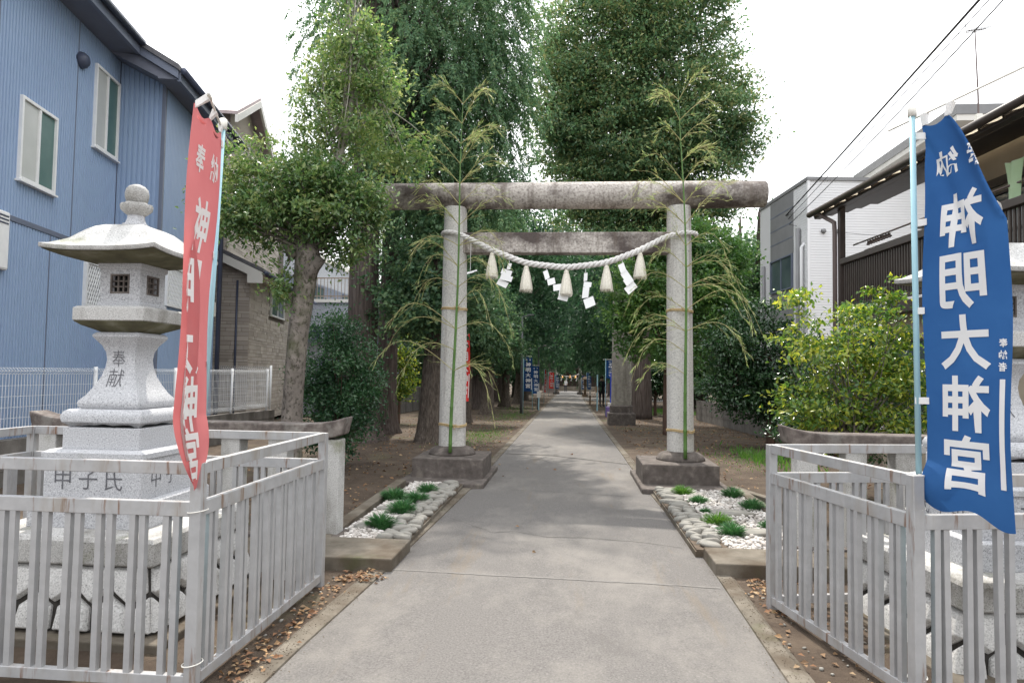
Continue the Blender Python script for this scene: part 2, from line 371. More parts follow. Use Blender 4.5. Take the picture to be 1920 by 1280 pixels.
def bed(x0, x1, y0, y1, side, flats, seed):
    rng = np.random.default_rng(seed); r = random.Random(seed)
    o = MB().box(x0, x1, y0, y1, -.02, .055).build('planting_bed', CONCRETE); tag(o, kind='structure')
    xa, xb = (x0, x1-.30) if side < 0 else (x0+.30, x1)
    n = 3000
    P = np.stack([rng.uniform(xa, xb, n), rng.uniform(y0, y1, n), rng.uniform(.058, .085, n)], 1)
    g = link('white_gravel', pebbles('white_gravel', P, rng.uniform(.012, .029, n), rng), GRAVEL)
    tag(g, 'white marble gravel filling the bed %s of the path before the gate' % ('under the red banner side' if side < 0 else 'beside the blue banner'), 'gravel', kind='stuff')
    g['label'] = 'loose white gravel covering the planting bed ' + ('on the red banner side' if side < 0 else 'on the blue banner side')
    bo = MB().box((x1-.30 if side < 0 else x0+.012), (x1-.012 if side < 0 else x0+.30), y0+.01, y1-.01, .056, .068).build('stone_border', SOIL); tag(bo, kind='structure')
    y = y0+.05; k = 0
    while y < y1-.04:
        st = r.uniform(.065, .105)
        if side > 0 and k == 0: st = .17
        two = r.random() < .72
        xs_ = ([(.075, .55), (.215, .62)] if two else [(.15, 1.0)])
        for (dx, s) in xs_:
            x = (x1-dx) if side < 0 else (x0+dx)
            q = link('river_stone', STONES[r.randrange(7)], None, bo, (x+r.uniform(-.012, .012), y+st/2+r.uniform(-.015, .015), .080+r.uniform(-.008, .010)), (r.uniform(-.2, .2), r.uniform(-.2, .2), r.uniform(-.35, .35)))
            q.scale = (s*r.uniform(.8, 1.2), st/.12*r.uniform(.95, 1.1), r.uniform(.55, .95))
        y += st; k += 1
    for (fx, fy, fr, frt) in flats:
        m = MB().lathe([(fr*.9, .06), (fr, .075), (fr*.97, .098), (fr*.85, .104)], 16, fn=lambda a, z: 1+.10*math.sin(2*a+fx*9)+.05*math.sin(5*a+fy*3))
        q = m.build('stepping_stone', STONE, None, smooth=True, loc=(fx, fy, 0)); q.scale = (1.25, .8, 1); q.rotation_euler.z = frt
        tag(q, 'flat grey stepping stone set in the white gravel ' + ('on the red banner side' if side < 0 else 'on the blue banner side'), 'stone', 'stepping stones in the gravel')
bed(-2.06, -1.41, 5.88, 9.02, -1, [(-1.87,7.2,.14,.3),(-1.9,6.42,.13,1.2),(-1.72,8.0,.12,2)], 3)
bed(1.07, 2.10, 6.0, 9.02, 1, [(1.72,7.56,.19,.1),(1.70,6.66,.17,.4),(1.5,8.45,.14,1.1)], 5)
def edging(pts, wd, h, label=None):
    b = MB()
    for (p, q) in zip(pts[:-1], pts[1:]):
        b.beam((p[0], p[1], h/2-.01), (q[0], q[1], h/2-.01), wd, h+.02)
    o = b.build('kerb', CONCRETE, bevel=.008); tag(o, kind='structure')
edging([(-2.14,5.86),(-2.24,9.02)], .13, .105)
edging([(2.17,6.0),(2.17,9.02)], .13, .10)
edging([(2.62,7.9),(2.16,9.4)], .10, .085)
for (x0, x1, y0, y1, ex) in ((-2.75, -1.36, 5.22, 5.85, 1), (1.13, 2.5, 5.46, 5.97, -1)):
    b = MB().box(x0, x1, y0, y1, -.02, .105)
    o = b.build('threshold_slab', CONCRETE, bevel=.012); tag(o, kind='structure')

# ---------------------------------------------------------------- stone gate
TORII = mat('torii_stone', [(.28, (.24,.235,.225)), (.42, (.46,.445,.42)), (.56, (.545,.53,.50)), (.75, (.63,.61,.575))], scale=48, detail=5, rough=.88, bump=.35, bscale=60, bdist=.006,
            layers=[((.20,.165,.15), 2.2, .56, .74, (3,3,.22), .75), ((.17,.11,.10), 1.6, .60, .68, (3,3,.06), .75)])
TORII_TOP = mat('torii_stone_weathered', [(.28, (.15,.135,.125)), (.45, (.36,.325,.295)), (.6, (.50,.46,.42)), (.75, (.60,.57,.53))], scale=34, detail=6, rough=.92, bump=.6, bscale=45, bdist=.008,
            layers=[((.060,.045,.042), 1.1, .47, .60, (1,1.5,1.5), .92), ((.12,.095,.08), 3.2, .52, .66, (2.6,.6,.3), .7)])
PLINTH = mat('plinth_stone', [(.3, (.065,.055,.049)), (.55, (.115,.098,.088)), (.75, (.20,.175,.155))], scale=9, rough=.9, bump=.35, bscale=40, bdist=.006,
            layers=[((.27,.24,.20), 2.4, .60, .74, (1,1,.3), .6), ((.06,.05,.045), 3, .52, .7, (1,1,.3), .7)])
TY = 10.0
to = empty('stone_torii', (-.09, TY, 0), 0, 'weathered stone gate with round pillars and a thick log-shaped top beam across the path', 'gate')
ox = .09
def col(xb, xt, rb, rtp, name):
    n = 14; pts = []; rad = []
    for i in range(n+1):
        t = i/n; pts.append((xb*(1-t)+xt*t+ox, 0, .45+(3.99-.45)*t)); rad.append(rb*(1-t)+rtp*t+.004*math.sin(t*PI))
    MB().tube(pts, rad, 40).build('pillar', TORII, to, auto=40)
col(-1.735, -1.750, .198, .168, 'L'); col(1.569, 1.528, .188, .170, 'R')
n = 30; pts = []; rad = []
for i in range(n+1):
    t = i/n; x = -2.98+(2.755+2.98)*t; pts.append((x+ox, 0, 4.168+.0*x)); e = min(t, 1-t)*n
    rad.append(.196 if e >= 1 else (.188 if e > .3 else .155))
pts[0] = (pts[0][0]+.14, 0, pts[0][2]); pts.insert(1, (-2.975+ox, 0, 4.168)); rad.insert(1, .19)
pts[0] = (-2.99+ox, 0, 4.168)
pts[-1] = (2.755+ox, 0, 4.168); pts.insert(-1, (2.735+ox, 0, 4.168)); rad.insert(-1, .19); rad[-1] = .175; rad[0] = .175
MB().tube(pts, rad, 48).build('top_beam', TORII_TOP, to, auto=40)
MB().box(-1.72+ox, 1.54+ox, -.11, .11, 3.30, 3.605).build('tie_beam', TORII_TOP, to, bevel=.012)
for (x, hw) in ((-1.70, .50), (1.49, .51)):
    MB().sqloft([(hw, .06), (hw, .33), (hw-.012, .345)], c=(x+ox, -.06)).build('plinth', PLINTH, to, bevel=.012)
    xc = -1.735 if x < 0 else 1.569
    MB().lathe([(.345, .34), (.34, .37), (.31, .42), (.27, .445), (.21, .462), (.20, .47)], 40, c=(xc+ox, 0)).build('pillar_foot', PLINTH, to, smooth=True)
    b = MB(); x0, x1 = (x-.62, x+.56) if x < 0 else (x-.56, x+.62)
    b.box(x0+ox, x1+ox, -.98+.0, .85, -.03, .075); b.build('footing', PLINTH, to, bevel=.02)

# ---------------------------------------------------------------- straw rope, tassels, paper streamers
ROPE = mat('straw_rope', [(.3, (.48,.46,.44)), (.5, (.66,.64,.62)), (.7, (.74,.72,.71))], scale=70, rough=.9, bump=.6, bscale=120, bdist=.004)
STRAW = mat('straw', [(.3, (.52,.48,.39)), (.5, (.70,.66,.57)), (.7, (.80,.77,.69))], scale=60, stretch=(3,3,.15), rough=.9, bump=.7, bscale=80, bdist=.004)
PAPER = mat('white_paper', [(.3, (.80,.80,.81)), (.7, (.86,.86,.86))], scale=3, rough=.8)
RX = [-1.95,-1.93,-1.86,-1.735,-1.60,-1.16,-.662,-.087,.48,.952,1.34,1.56,1.70,1.775,1.79]
RY = [10.10,9.90,9.80,9.765,9.74,9.725,9.72,9.72,9.72,9.725,9.75,9.775,9.80,9.92,10.08]
RZ = [3.60,3.60,3.598,3.585,3.53,3.305,3.115,3.055,3.125,3.305,3.52,3.57,3.585,3.585,3.58]
s_ = np.concatenate([[0], np.cumsum(np.sqrt(np.diff(RX)**2+np.diff(RY)**2+np.diff(RZ)**2))])
def crv(q):
    # smoothed interpolation along the rope
    q = np.clip(q, 0, s_[-1]); acc = np.zeros(3)
    for d in (-.12, -.06, 0, .06, .12):
        qq = np.clip(q+d*min(1, q/.2, (s_[-1]-q)/.2), 0, s_[-1]); acc += np.array([np.interp(qq, s_, RX), np.interp(qq, s_, RY), np.interp(qq, s_, RZ)])
    return acc/5
b = MB(); nS = 300
for k in range(3):
    P = []; Rr = []
    for i in range(nS+1):
        q = s_[-1]*i/nS; c = crv(q); tv = crv(q+.01)-crv(q-.01); tv /= np.linalg.norm(tv)
        sd_ = np.cross(tv, [0, 1, 0]); sd_ /= np.linalg.norm(sd_); ot = np.cross(sd_, tv)
        mid = 1-abs(2*i/nS-1); rr = .015+.011*min(1, mid*2.2)
        a = q*27+k*2*PI/3; P.append(c+rr*.95*(sd_*math.cos(a)+ot*math.sin(a))); Rr.append(rr*.88)
    b.tube(P, Rr, 7)
ro = b.build('straw_rope', ROPE, smooth=True); tag(ro, 'thick twisted straw rope slung between the two gate pillars', 'rope')
def rope_z(x): 
    k = np.argmin([abs(crv(q)[0]-x) for q in np.linspace(0, s_[-1], 200)]); return crv(np.linspace(0, s_[-1], 200)[k])
TL = ['cream straw tassel next to the four-step streamer, closest to the blue house','cream straw tassel between the four-step streamer and the long blown streamer','cream straw tassel overlapped by the long blown paper streamer','cream straw tassel between the torn streamer and the straight zigzag streamer','cream straw tassel beyond the straight zigzag streamer, closest to the white house']
for k, x in enumerate((-1.16, -.662, -.087, .481, .952)):
    p = rope_z(x); t = empty('straw_tassel', (x, p[1], p[2]-.38), 0, TL[k], 'tassel', 'straw tassels on the gate rope')
    r = random.Random(k)
    MB().lathe([(.082, -.02), (.088, .0), (.078, .08), (.060, .19), (.042, .27), (.030, .31), (.020, .345)], 36, fn=lambda a, z: 1+.07*math.sin(9*a+k)+.06*math.sin(17*a+2*k)).build('skirt', STRAW, t, smooth=True)
    MB().lathe([(.024, .285), (.036, .295), (.037, .315), (.024, .325)], 16).build('binding', STRAW, t, smooth=True)
    b = MB()
    for q in range(60):
        a = r.uniform(0, 6.28); rr = r.uniform(.05, .09); l = r.uniform(.04, .09)
        b.tube([(rr*.6*math.cos(a), rr*.6*math.sin(a), .12), (rr*math.cos(a), rr*math.sin(a), .0), (rr*1.1*math.cos(a)+r.uniform(-.012, .012), rr*1.1*math.sin(a), -l*.6)], [.003, .003, .0015], 3)
    b.build('loose_straw', STRAW, t, kind='stuff')
def shide(P, label):
    """a cut paper zigzag given by successive cells (centre x, z, half width, half height, tilt, depth)"""
    b = MB()
    for (x, z, hw, hh, a, dy) in P:
        c, s = math.cos(a), math.sin(a); q = []
        for (u, v, d) in ((-hw, -hh, -.01), (hw, -hh*.75, .01), (hw, hh, .012), (-hw, hh*.8, -.008)):
            q.append((x+u*c-v*s, 9.70+dy+d, z+u*s+v*c))
        q2 = [(p[0], p[1]+.0015, p[2]) for p in q]
        b.add(q+q2, [(0,1,2,3),(7,6,5,4),(0,4,5,1),(1,5,6,2),(2,6,7,3),(3,7,4,0)])
    top = P[0]; rp = rope_z(top[0])
    b.tube([(top[0], 9.70, top[1]+top[3]), (top[0], rp[1], rp[2])], .003, 4)
    o = b.build('paper_streamer', PAPER); tag(o, label, 'streamer')
shide([(-.905,3.07,.025,.05,-.25,0),(-.945,2.985,.075,.045,-.35,.01),(-.945,2.90,.085,.045,-.30,-.01),(-1.0,2.825,.075,.05,-.5,.01)], 'white paper streamer folded into four stacked steps beside the tassel closest to the blue house')
shide([(-.37,2.95,.035,.07,.3,0),(-.30,2.855,.055,.05,.2,.01),(-.20,2.77,.07,.05,.1,-.01),(-.10,2.70,.085,.06,-.15,0),(-.13,2.62,.07,.04,-.3,.01)], 'long white paper streamer blown across the middle tassel')
shide([(.187,2.92,.025,.065,-.05,0),(.215,2.815,.055,.04,-.15,.01),(.19,2.70,.045,.09,-.1,-.005),(.245,2.56,.075,.075,.3,.01)], 'torn white paper streamer with a wide ragged lower end')
shide([(.70,3.05,.045,.07,.35,0),(.745,2.955,.055,.055,.6,.01),(.79,2.87,.065,.055,.6,0),(.825,2.77,.085,.06,.65,.01)], 'white paper zigzag streamer hanging straight beside the tassel closest to the white house')
shide([(-1.47,2.985,.05,.016,.25,.02),(-1.42,3.005,.045,.012,.25,.03)], 'scrap of white paper streamer blown out behind the gate pillar on the blue house side')

# ---------------------------------------------------------------- bamboo poles with twigs, tied to the pillars
CULM = mat('bamboo_culm', [(.3, (.06,.13,.03)), (.6, (.10,.19,.05)), (.8, (.20,.25,.09))], scale=3, rough=.45, stretch=(1,1,.4))
TWIG = mat('bamboo_twig', [(.3, (.26,.26,.10)), (.7, (.44,.38,.19))], scale=5, rough=.7)
BLEAF = leafmat('bamboo_leaf', [(.24,.36,.12),(.38,.42,.18),(.18,.31,.10),(.48,.46,.24),(.28,.38,.14)], trans=.35)
TIE = mat('straw_tie', [(.3, (.42,.30,.14)), (.7, (.60,.46,.26))], scale=30, rough=.9, bump=.5, bscale=90)
def bamboo(x0, xtop, ztop, seed, label):
    r = random.Random(seed); rng = np.random.default_rng(seed)
    t = empty('bamboo_pole', (x0, 9.68, .40), 0, label, 'bamboo', 'bamboo tied to the gate pillars')
    H = ztop-.40; n = 22; zs = []; z = 0
    cx = lambda z: (xtop-x0)*(z/H)**1.6+.02*math.sin(z*1.3+seed)
    cy = lambda z: .05*max(0, z-3.9) - .015
    rad = lambda z: max(.0035, .026*(1-.86*(z/H)))
    nodes = []; z = .12
    while z < H-.05: nodes.append(z); z += .30 if z > 1 else .26
    pts, rr = [], []
    for z in sorted(set([0, H]+[q+d for q in nodes for d in (-.012, 0, .012)])):
        z = min(max(z, 0), H); pts.append((cx(z), cy(z), z)); rr.append(rad(z)*(1.18 if any(abs(z-q) < 1e-6 for q in nodes) else 1))
    MB().tube(pts, rr, 12).build('culm', CULM, t, smooth=True)
    f0 = lambda z: z/H > .85
    tw = MB(); LP, LD, LN, LL = [], [], [], []
    for i, z in enumerate(nodes):
        if z < 1.0: continue
        for sgn in ((-1, 1) if f0(z) else (-1, 1, r.choice((-1, 1)))):
            if z < 1.6 and r.random() < .35: continue
            f = z/H; ln = (1.28-.80*f**1.2)*r.uniform(.55, 1.08)
            if r.random() < .12: continue
            az = r.uniform(-1.0, .8); rise = r.uniform(.7, 1.25) if f > .6 else r.uniform(.25, .95)
            dr = r.uniform(.35, .75) if f > .6 else r.uniform(.6, 1.15); P = []; nn = 9; dxy = Vector((sgn*math.cos(az), -abs(math.sin(az))*.8-.15, 0))
            for k in range(nn+1):
                q = k/nn; h = rise*ln*q - dr*ln*q*q*q
                P.append(Vector((cx(z), cy(z), z))+dxy*(ln*q*(1-.1*q))+Vector((0, 0, h)))
            tw.tube(P, [.0055*(1-.7*k/nn) for k in range(nn+1)], 4, cap=False)
            for k in range(1, nn+1):
                for s2 in (-1, 1):
                    if r.random() < .38: continue
                    base = P[k]; d = (P[min(k+1, nn)]-P[k-1]).normalized()
                    d2 = (d + Vector((r.uniform(-.25, .25), s2*r.uniform(.1, .5), r.uniform(-.6, .55)))).normalized(); l2 = r.uniform(.16, .36)*(1.15-.6*k/nn)
                    Q = [base+d2*(l2*e)+Vector((0, 0, -.25*l2*e*e)) for e in (0, .5, 1)]
                    tw.tube(Q, [.0022, .0017, .001], 3, cap=False)
                    for e in range(6):
                        q = r.uniform(.1, 1.0); p = base+d2*(l2*q)+Vector((0, 0, -.25*l2*q*q))
                        LP.append(p); LD.append(d2*1.0+Vector((r.uniform(-.3, .3), r.uniform(-.3, .3), r.uniform(-.7, .25)))); LN.append((r.uniform(-1, 1), r.uniform(-1, 1), 1)); LL.append(r.uniform(.05, .105))
    tw.build('twigs', TWIG, t, kind='stuff')
    LL = np.array(LL); link('leaves', leaf_mesh('leaves', np.array([p[:] for p in LP]), np.array([p[:] for p in LD]), np.array(LN), LL, LL*.07+.0016), BLEAF, t)
bamboo(-1.685, -1.60, 5.72, 11, 'cut green bamboo with straw-coloured twigs tied to the gate pillar on the blue house side')
bamboo(1.600, 1.49, 5.62, 23, 'cut green bamboo with straw-coloured twigs tied to the gate pillar on the white house side')
def tie(xc, z, rp, xb, label):
    b = MB()
    for dz in (-.012, .008):
        P = []
        for i in range(41):
            a = -PI/2+2*PI*i/40; x = (rp+.006)*math.cos(a); y = (rp+.006)*math.sin(a)
            if abs(x-(xb-xc)) < .11 and y < 0: y = min(y, -(rp+.06)+ (abs(x-(xb-xc))/.11)**2*.06)
            P.append((x, y, dz+.012*math.sin(a*2)))
        b.tube(P, .009, 6, cap=False)
    for (dx, dz) in ((-.05, .03), (.06, .02), (.03, -.06)):
        b.tube([(xb-xc, -(rp+.065), 0), (xb-xc+dx, -(rp+.075), dz)], [.010, .004], 5)
    b.obox((xb-xc, -(rp+.065), 0), (.035, .03, .035), Matrix.Rotation(.5, 3, 'Y'))
    o = b.build('straw_tie', TIE, smooth=True, loc=(xc, TY, z)); tag(o, label, 'tie')
tie(-1.742, 2.47, .183, -1.665, 'straw tie binding bamboo to the blue house side pillar at mid height')
tie(-1.736, .775, .196, -1.685, 'straw tie binding bamboo to the blue house side pillar just above its foot')
tie(1.548, 2.47, .180, 1.578, 'straw tie binding bamboo to the white house side pillar at mid height')
tie(1.566, .765, .187, 1.6, 'straw tie binding bamboo to the white house side pillar just above its foot')

# ---------------------------------------------------------------- stone lanterns
def sq_window(h, z0, z1, hw, wz0, wz1, thick=.03):
    """four walls of a square box with one square opening in each"""
    b = MB()
    for q in range(4):
        M = Matrix.Rotation(q*PI/2, 3, 'Z')
        for (xa, xb, za, zb) in ((-h, -hw, z0, z1), (hw, h-thick, z0, z1), (-hw, hw, z0, wz0), (-hw, hw, wz1, z1)):
            c = M @ Vector(((xa+xb)/2, -h+thick/2, (za+zb)/2)); e = 0
            b.obox(c, (xb-xa-e, thick, zb-za), M)
    return b
def lantern(x, y, label, front, side, side_sign):
    t = empty('stone_lantern', (x, y, 0), 0, label, 'lantern', 'stone lanterns inside the steel fences')
    r = random.Random(int(x*10))
    # kerb and battered base of shaped stones
    MB().sqloft([(.70, -.03), (.70, .10 if x > 0 else .045), (.69, .105 if x > 0 else .05)]).build('kerb', CONCRETE, t, bevel=.008)
    core = MB().sqloft([(.585, .04), (.52, .425)]).build('stone_base', CRACK, t)
    zm, zt, zb = .235, .415, .05
    hz = lambda z: .592-(z-.05)/.365*.066
    for q in range(4):
        M = Matrix.Rotation(q*PI/2, 3, 'Z'); nU = 5
        ed = [-1, -.62, -.22, .2, .58, 1]
        polys = []
        for k in range(nU):                                           # upper course, points down
            a, c = ed[k], ed[k+1]; polys.append([(a, zt), (a, zm+.035), ((a+c)/2, zm-.045), (c, zm+.035), (c, zt)])
        le = [-1]+[(ed[k]+ed[k+1])/2 for k in range(nU)]+[1]
        for k in range(nU+1):                                         # lower course, points up
            a, c = le[k], le[k+1]
            p = [(a, zb), (a, zm-.045 if k else zm+.035)]
            if 0 < k < nU: p.append((ed[k], zm+.035))
            p += [(c, zm-.045 if k < nU else zm+.035), (c, zb)]; polys.append(p)
        for p in polys:
            cx = sum(a for a, _ in p)/len(p); cz = sum(b_ for _, b_ in p)/len(p); b = MB(); n = len(p)
            rings = []
            for (ins, dep) in ((.013, -.03), (.015, .008), (.034, .038)):
                ring = []
                for (s, z) in p:
                    h = hz(z); xx = s*h; c0 = cx*hz(cz); dv = Vector((c0-xx, cz-z)); dl = max(dv.length, 1e-6); g = min(ins*1.25/dl, .8)
                    xx += dv.x*g; zz = z+dv.y*g; 
                    ring.append(M @ Vector((xx, -h-dep, zz)))
                rings.append(ring)
            for ring in rings: b.v += [tuple(v) for v in ring]
            for i in range(2):
                for j in range(n): j2 = (j+1) % n; b.f.append((i*n+j, i*n+j2, (i+1)*n+j2, (i+1)*n+j))
            cen = M @ Vector((cx*hz(cz), -hz(cz)-.040-r.uniform(0, .006), cz)); b.v.append(tuple(cen))
            for j in range(n): b.f.append((2*n+j, 2*n+(j+1) % n, 3*n))
            b.build('stone', STONEBASE, core, bevel=.006)
    MB().sqloft([(.545, .41), (.575, .425), (.575, .55), (.56, .575)]).build('base_slab', GRANITE_W, t, bevel=.006)
    MB().sqloft([(.372, .574), (.372, .725), (.362, .737)]).build('lower_block', GRANITE, t, bevel=.004)
    MB().sqloft([(.317, .736), (.317, .985)]).build('name_block', GRANITE, t, bevel=.004)
    MB().sqloft([(.330, .984), (.330, 1.018), (.30, 1.034)]).build('moulding', GRANITE, t, bevel=.003)
    MB().sqloft([(.254, 1.033), (.254, 1.166)]).build('upper_block', GRANITE, t, bevel=.004)
    MB().sqloft([(.225, 1.165), (.235, 1.178), (.262, 1.20), (.268, 1.235), (.255, 1.265), (.235, 1.278)], sub=8, lift=lambda s, i: (.022*(1-abs(s)**6) if i == 0 else .010*math.cos(s*PI*1.5)**2 if i == 1 else 0)).build('cushion', GRANITE, t, auto=35)
    SP = [(.185, 1.277), (.200, 1.292), (.206, 1.312), (.203, 1.328), (.170, 1.37), (.140, 1.425), (.115, 1.485), (.100, 1.545), (.095, 1.595), (.100, 1.64), (.118, 1.685), (.142, 1.718), (.157, 1.74), (.157, 1.752), (.140, 1.768)]
    MB().sqloft(SP).build('shaft', GRANITE, t, auto=30)
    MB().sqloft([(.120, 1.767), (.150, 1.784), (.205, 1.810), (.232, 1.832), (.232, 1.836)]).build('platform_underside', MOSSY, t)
    MB().sqloft([(.20, 1.8355), (.236, 1.8365), (.239, 1.842), (.239, 1.918), (.222, 1.930)]).build('platform', GRANITE_W, t, bevel=.004)
    fb = sq_window(.135, 1.929, 2.215, .056, 2.03, 2.135).build('fire_box', GRANITE, t)
    MB().sqloft([(.140, 1.928), (.146, 1.935), (.146, 1.955), (.138, 1.965)]).build('sill', GRANITE, fb)
    MB().sqloft([(.138, 2.175), (.146, 2.185), (.146, 2.213)]).build('cornice', GRANITE, fb)
    MB().sqloft([(.098, 1.96), (.098, 2.2)]).build('hollow_shade_block', DARK, fb)  # solid near-black block stands in for the shade inside the box
    for q in range(4):
        M = Matrix.Rotation(q*PI/2, 3, 'Z'); b = MB()
        for k in (-1, 1): b.obox(M @ Vector((k*.018, -.122, 2.082)), (.010, .012, .104), M)
        for k in (-1, 1): b.obox(M @ Vector((0, -.1205, 2.082+k*.018)), (.111, .010, .010), M)
        for k in (-1, 1): b.obox(M @ Vector((k*.059, -.134, 2.082)), (.010, .012, .126), M); b.obox(M @ Vector((0, -.1335, 2.082+k*.057)), (.110, .012, .010), M)
        b.build('lattice', PLINTH, fb)
    # roof with swept eaves, lotus and jewel
    lf = lambda s, i: .020*abs(s)**3*(.9 if i == 0 else 1 if i < 4 else .6 if i < 6 else .25 if i < 8 else 0)
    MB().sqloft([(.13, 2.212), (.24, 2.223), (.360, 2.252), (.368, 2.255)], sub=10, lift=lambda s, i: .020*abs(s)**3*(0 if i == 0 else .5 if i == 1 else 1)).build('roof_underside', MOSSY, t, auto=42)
    MB().sqloft([(.30, 2.256), (.372, 2.259), (.376, 2.264), (.376, 2.286), (.340, 2.300), (.300, 2.322), (.262, 2.352), (.228, 2.390), (.198, 2.425), (.165, 2.452), (.125, 2.470), (.085, 2.478)], sub=10, lift=lf).build('roof', GRANITE_W, t, auto=42)
    MB().lathe([(.082, 2.476), (.082, 2.492), (.066, 2.50), (.055, 2.525), (.052, 2.552)], 8).build('neck', GRANITE, t, auto=30)
    MB().lathe([(.05, 2.55), (.072, 2.565), (.084, 2.59), (.088, 2.617), (.080, 2.632), (.06, 2.63)], 40, fn=lambda a, z: 1+.26*abs(math.sin(3*a))**.7*(1 if z > 2.57 else .3)-.12).build('lotus', GRANITE_W, t, auto=60)
    MB().lathe([(.045, 2.625), (.064, 2.645), (.072, 2.675), (.073, 2.70), (.066, 2.73), (.048, 2.75), (.022, 2.762), (.004, 2.766)], 28).build('jewel', GRANITE_W, t, smooth=True)
    hh = lambda z: float(np.interp(z, [p[1] for p in SP], [p[0] for p in SP]))
    lettering('inscription', [('奉', -.012, 1.600, .090, .105), ('献', -.012, 1.475, .105, .115)], lambda u, v: (u, -hh(v)-.0022, v), CUT_SHADE, t, bold=-.006)
    lettering('inscription', [(ch, -.19+.165*k, .86, .12, .13) for k, ch in enumerate(front)], lambda u, v: (u, -.3192, v), CUT_SHADE, t, bold=-.004)
    lettering('inscription', [(ch, -.17+.16*k, .86, .11, .12) for k, ch in enumerate(side)], (lambda u, v: (.3192, u, v)) if side_sign > 0 else (lambda u, v: (-.3192, -u, v)), CUT_SHADE, t, bold=-.006)
    return t
lantern(-2.905, 4.28, 'square granite lantern in front of the blue corrugated house', '甲子氏', '中子', 1)
rl = lantern(2.58, 4.46, 'square granite lantern half hidden behind the blue banner', '下子', '氏子中', -1)
rl.location.z = -.09; rl.rotation_euler.z = R_(6)

# ---------------------------------------------------------------- steel fences round the lanterns
BARME = MB().box(-.015, .015, -.015, .015, .075, .85).mesh('bar'); BARME.materials.append(STEEL)
rj = random.Random(8)
def fence(corner, rz, sx, lx, ly, label):
    """corner post nearest the path and camera; local +y runs along the path, sx gives the side away from it"""
    t = empty('steel_fence', (corner[0], corner[1], 0), rz, label, 'fence', 'grey steel fences round the lanterns')
    C_ = [(0, 0), (0, ly), (sx*lx, 0), (sx*lx, ly)]
    for (x, y) in C_:
        MB().box(x-.028, x+.028, y-.028, y+.028, -.02, 1.092).build('post', STEEL, t, bevel=.003)
    for (a, c) in ((C_[0], C_[1]), (C_[0], C_[2]), (C_[1], C_[3]), (C_[2], C_[3])):
        d = Vector((c[0]-a[0], c[1]-a[1])); Lh = d.length; d.normalize(); p0 = Vector(a)+d*.028; p1 = Vector(c)-d*.028
        for (z0, z1) in ((.035, .088), (.835, .905), (1.035, 1.094)):
            MB().beam((p0.x, p0.y, (z0+z1)/2), (p1.x, p1.y, (z0+z1)/2), .038, z1-z0).build('rail', STEEL, t, bevel=.003)
        q = .10
        while q < Lh-.07:
            for e in (0, .056):
                if q+e < Lh-.05: 
                    o = link('bar', BARME, None, t, (a[0]+d.x*(q+e), a[1]+d.y*(q+e), 0), (rj.uniform(-.006, .006), rj.uniform(-.006, .006), math.atan2(d.y, d.x)+rj.uniform(-.05, .05)))
            q += .168
    return t
fence((-1.785, 3.18), 0, -1, 2.25, 1.66, 'grey painted steel railing around the lantern with the red banner')
fence((1.640, 3.44), R_(12), 1, 2.25, 1.37, 'grey painted steel railing around the lantern with the blue banner')

# ---------------------------------------------------------------- low stone balustrades
CAPST = mat('cap_stone', [(.3, (.065,.053,.048)), (.5, (.125,.105,.095)), (.7, (.22,.195,.175))], scale=11, rough=.92, bump=.5, bscale=50, bdist=.006,
            layers=[((.40,.385,.35), 5, .56, .68, (1,1,1), .7), ((.055,.045,.042), 2.5, .55, .7, (1,1,1), .7)])
def balustrade(xa, xb, y, posts, end, joint, label):
    """end = x of the upturned end beside the path"""
    t = empty('stone_balustrade', ((xa+xb)/2, y, 0), 0, label, 'balustrade', 'stone balustrades beside the path'); o = (xa+xb)/2
    segs = [(xa, joint-.005), (joint+.005, xb)]
    for (p, q) in segs:
        n = 16; top = []; bot = []
        for i in range(n+1):
            x = p+(q-p)*i/n; d = min(abs(x-xa), abs(x-xb)); k = max(0, 1-d/.38)**2*.065
            top.append((x-o, 1.065+k)); bot.append((x-o, .925+k*.75))
        if abs(xa-p) < .01: bot[0] = (bot[0][0]+.035, bot[0][1])
        if abs(xb-q) < .01: bot[-1] = (bot[-1][0]-.035, bot[-1][1])
        MB().prism(top+bot[::-1], -.115, .115, 'y').build('cap', CAPST, t, bevel=.014)
    for x in posts:
        MB().box(x-o-.088, x-o+.088, -.085, .085, .09, .93).build('post', GRANITE_W, t, bevel=.010)
    MB().box(xa-o+.02, xb-o-.02, -.15, .15, -.02, .10).build('kerb', PLINTH, t, bevel=.01)
    return t
balustrade(-4.98, -1.985, 6.02, (-2.13,-2.61,-3.05,-3.49,-3.93,-4.37,-4.81), -1.985, -3.53, 'low stone balustrade with upturned cap behind the lantern with the red banner')
balustrade(1.84, 5.3, 6.22, (2.04,2.45,2.86,3.27,3.68,4.09,4.5,4.91), 1.84, 3.2, 'low stone balustrade with upturned cap below the yellow-green shrub')

# ---------------------------------------------------------------- near banners
BLUE = clothmat('blue_cloth', (.022,.085,.245), (.032,.11,.29), .30)
RED = clothmat('red_cloth', (.60,.17,.175), (.66,.22,.22), .38)
POLE = mat('pale_blue_pole', [(.3, (.27,.46,.53)), (.7, (.34,.53,.59))], scale=3, rough=.35)
CREAM = mat('cream_plastic', [(.3, (.70,.68,.62)), (.7, (.78,.76,.70))], scale=5, rough=.5)
def grid_cloth(name, fn, m, parent, nu=30, nv=110, th=.0012):
    U = [i/nu for i in range(nu+1)]; W = [j/nv for j in range(nv+1)]
    V = [fn(u, v) for v in W for u in U]; k = nu+1
    F = [(j*k+i, j*k+i+1, (j+1)*k+i+1, (j+1)*k+i) for j in range(nv) for i in range(nu)]
    me = fastmesh(name, V, F); me.polygons.foreach_set('use_smooth', [True]*len(me.polygons)); return link(name, me, m, parent)
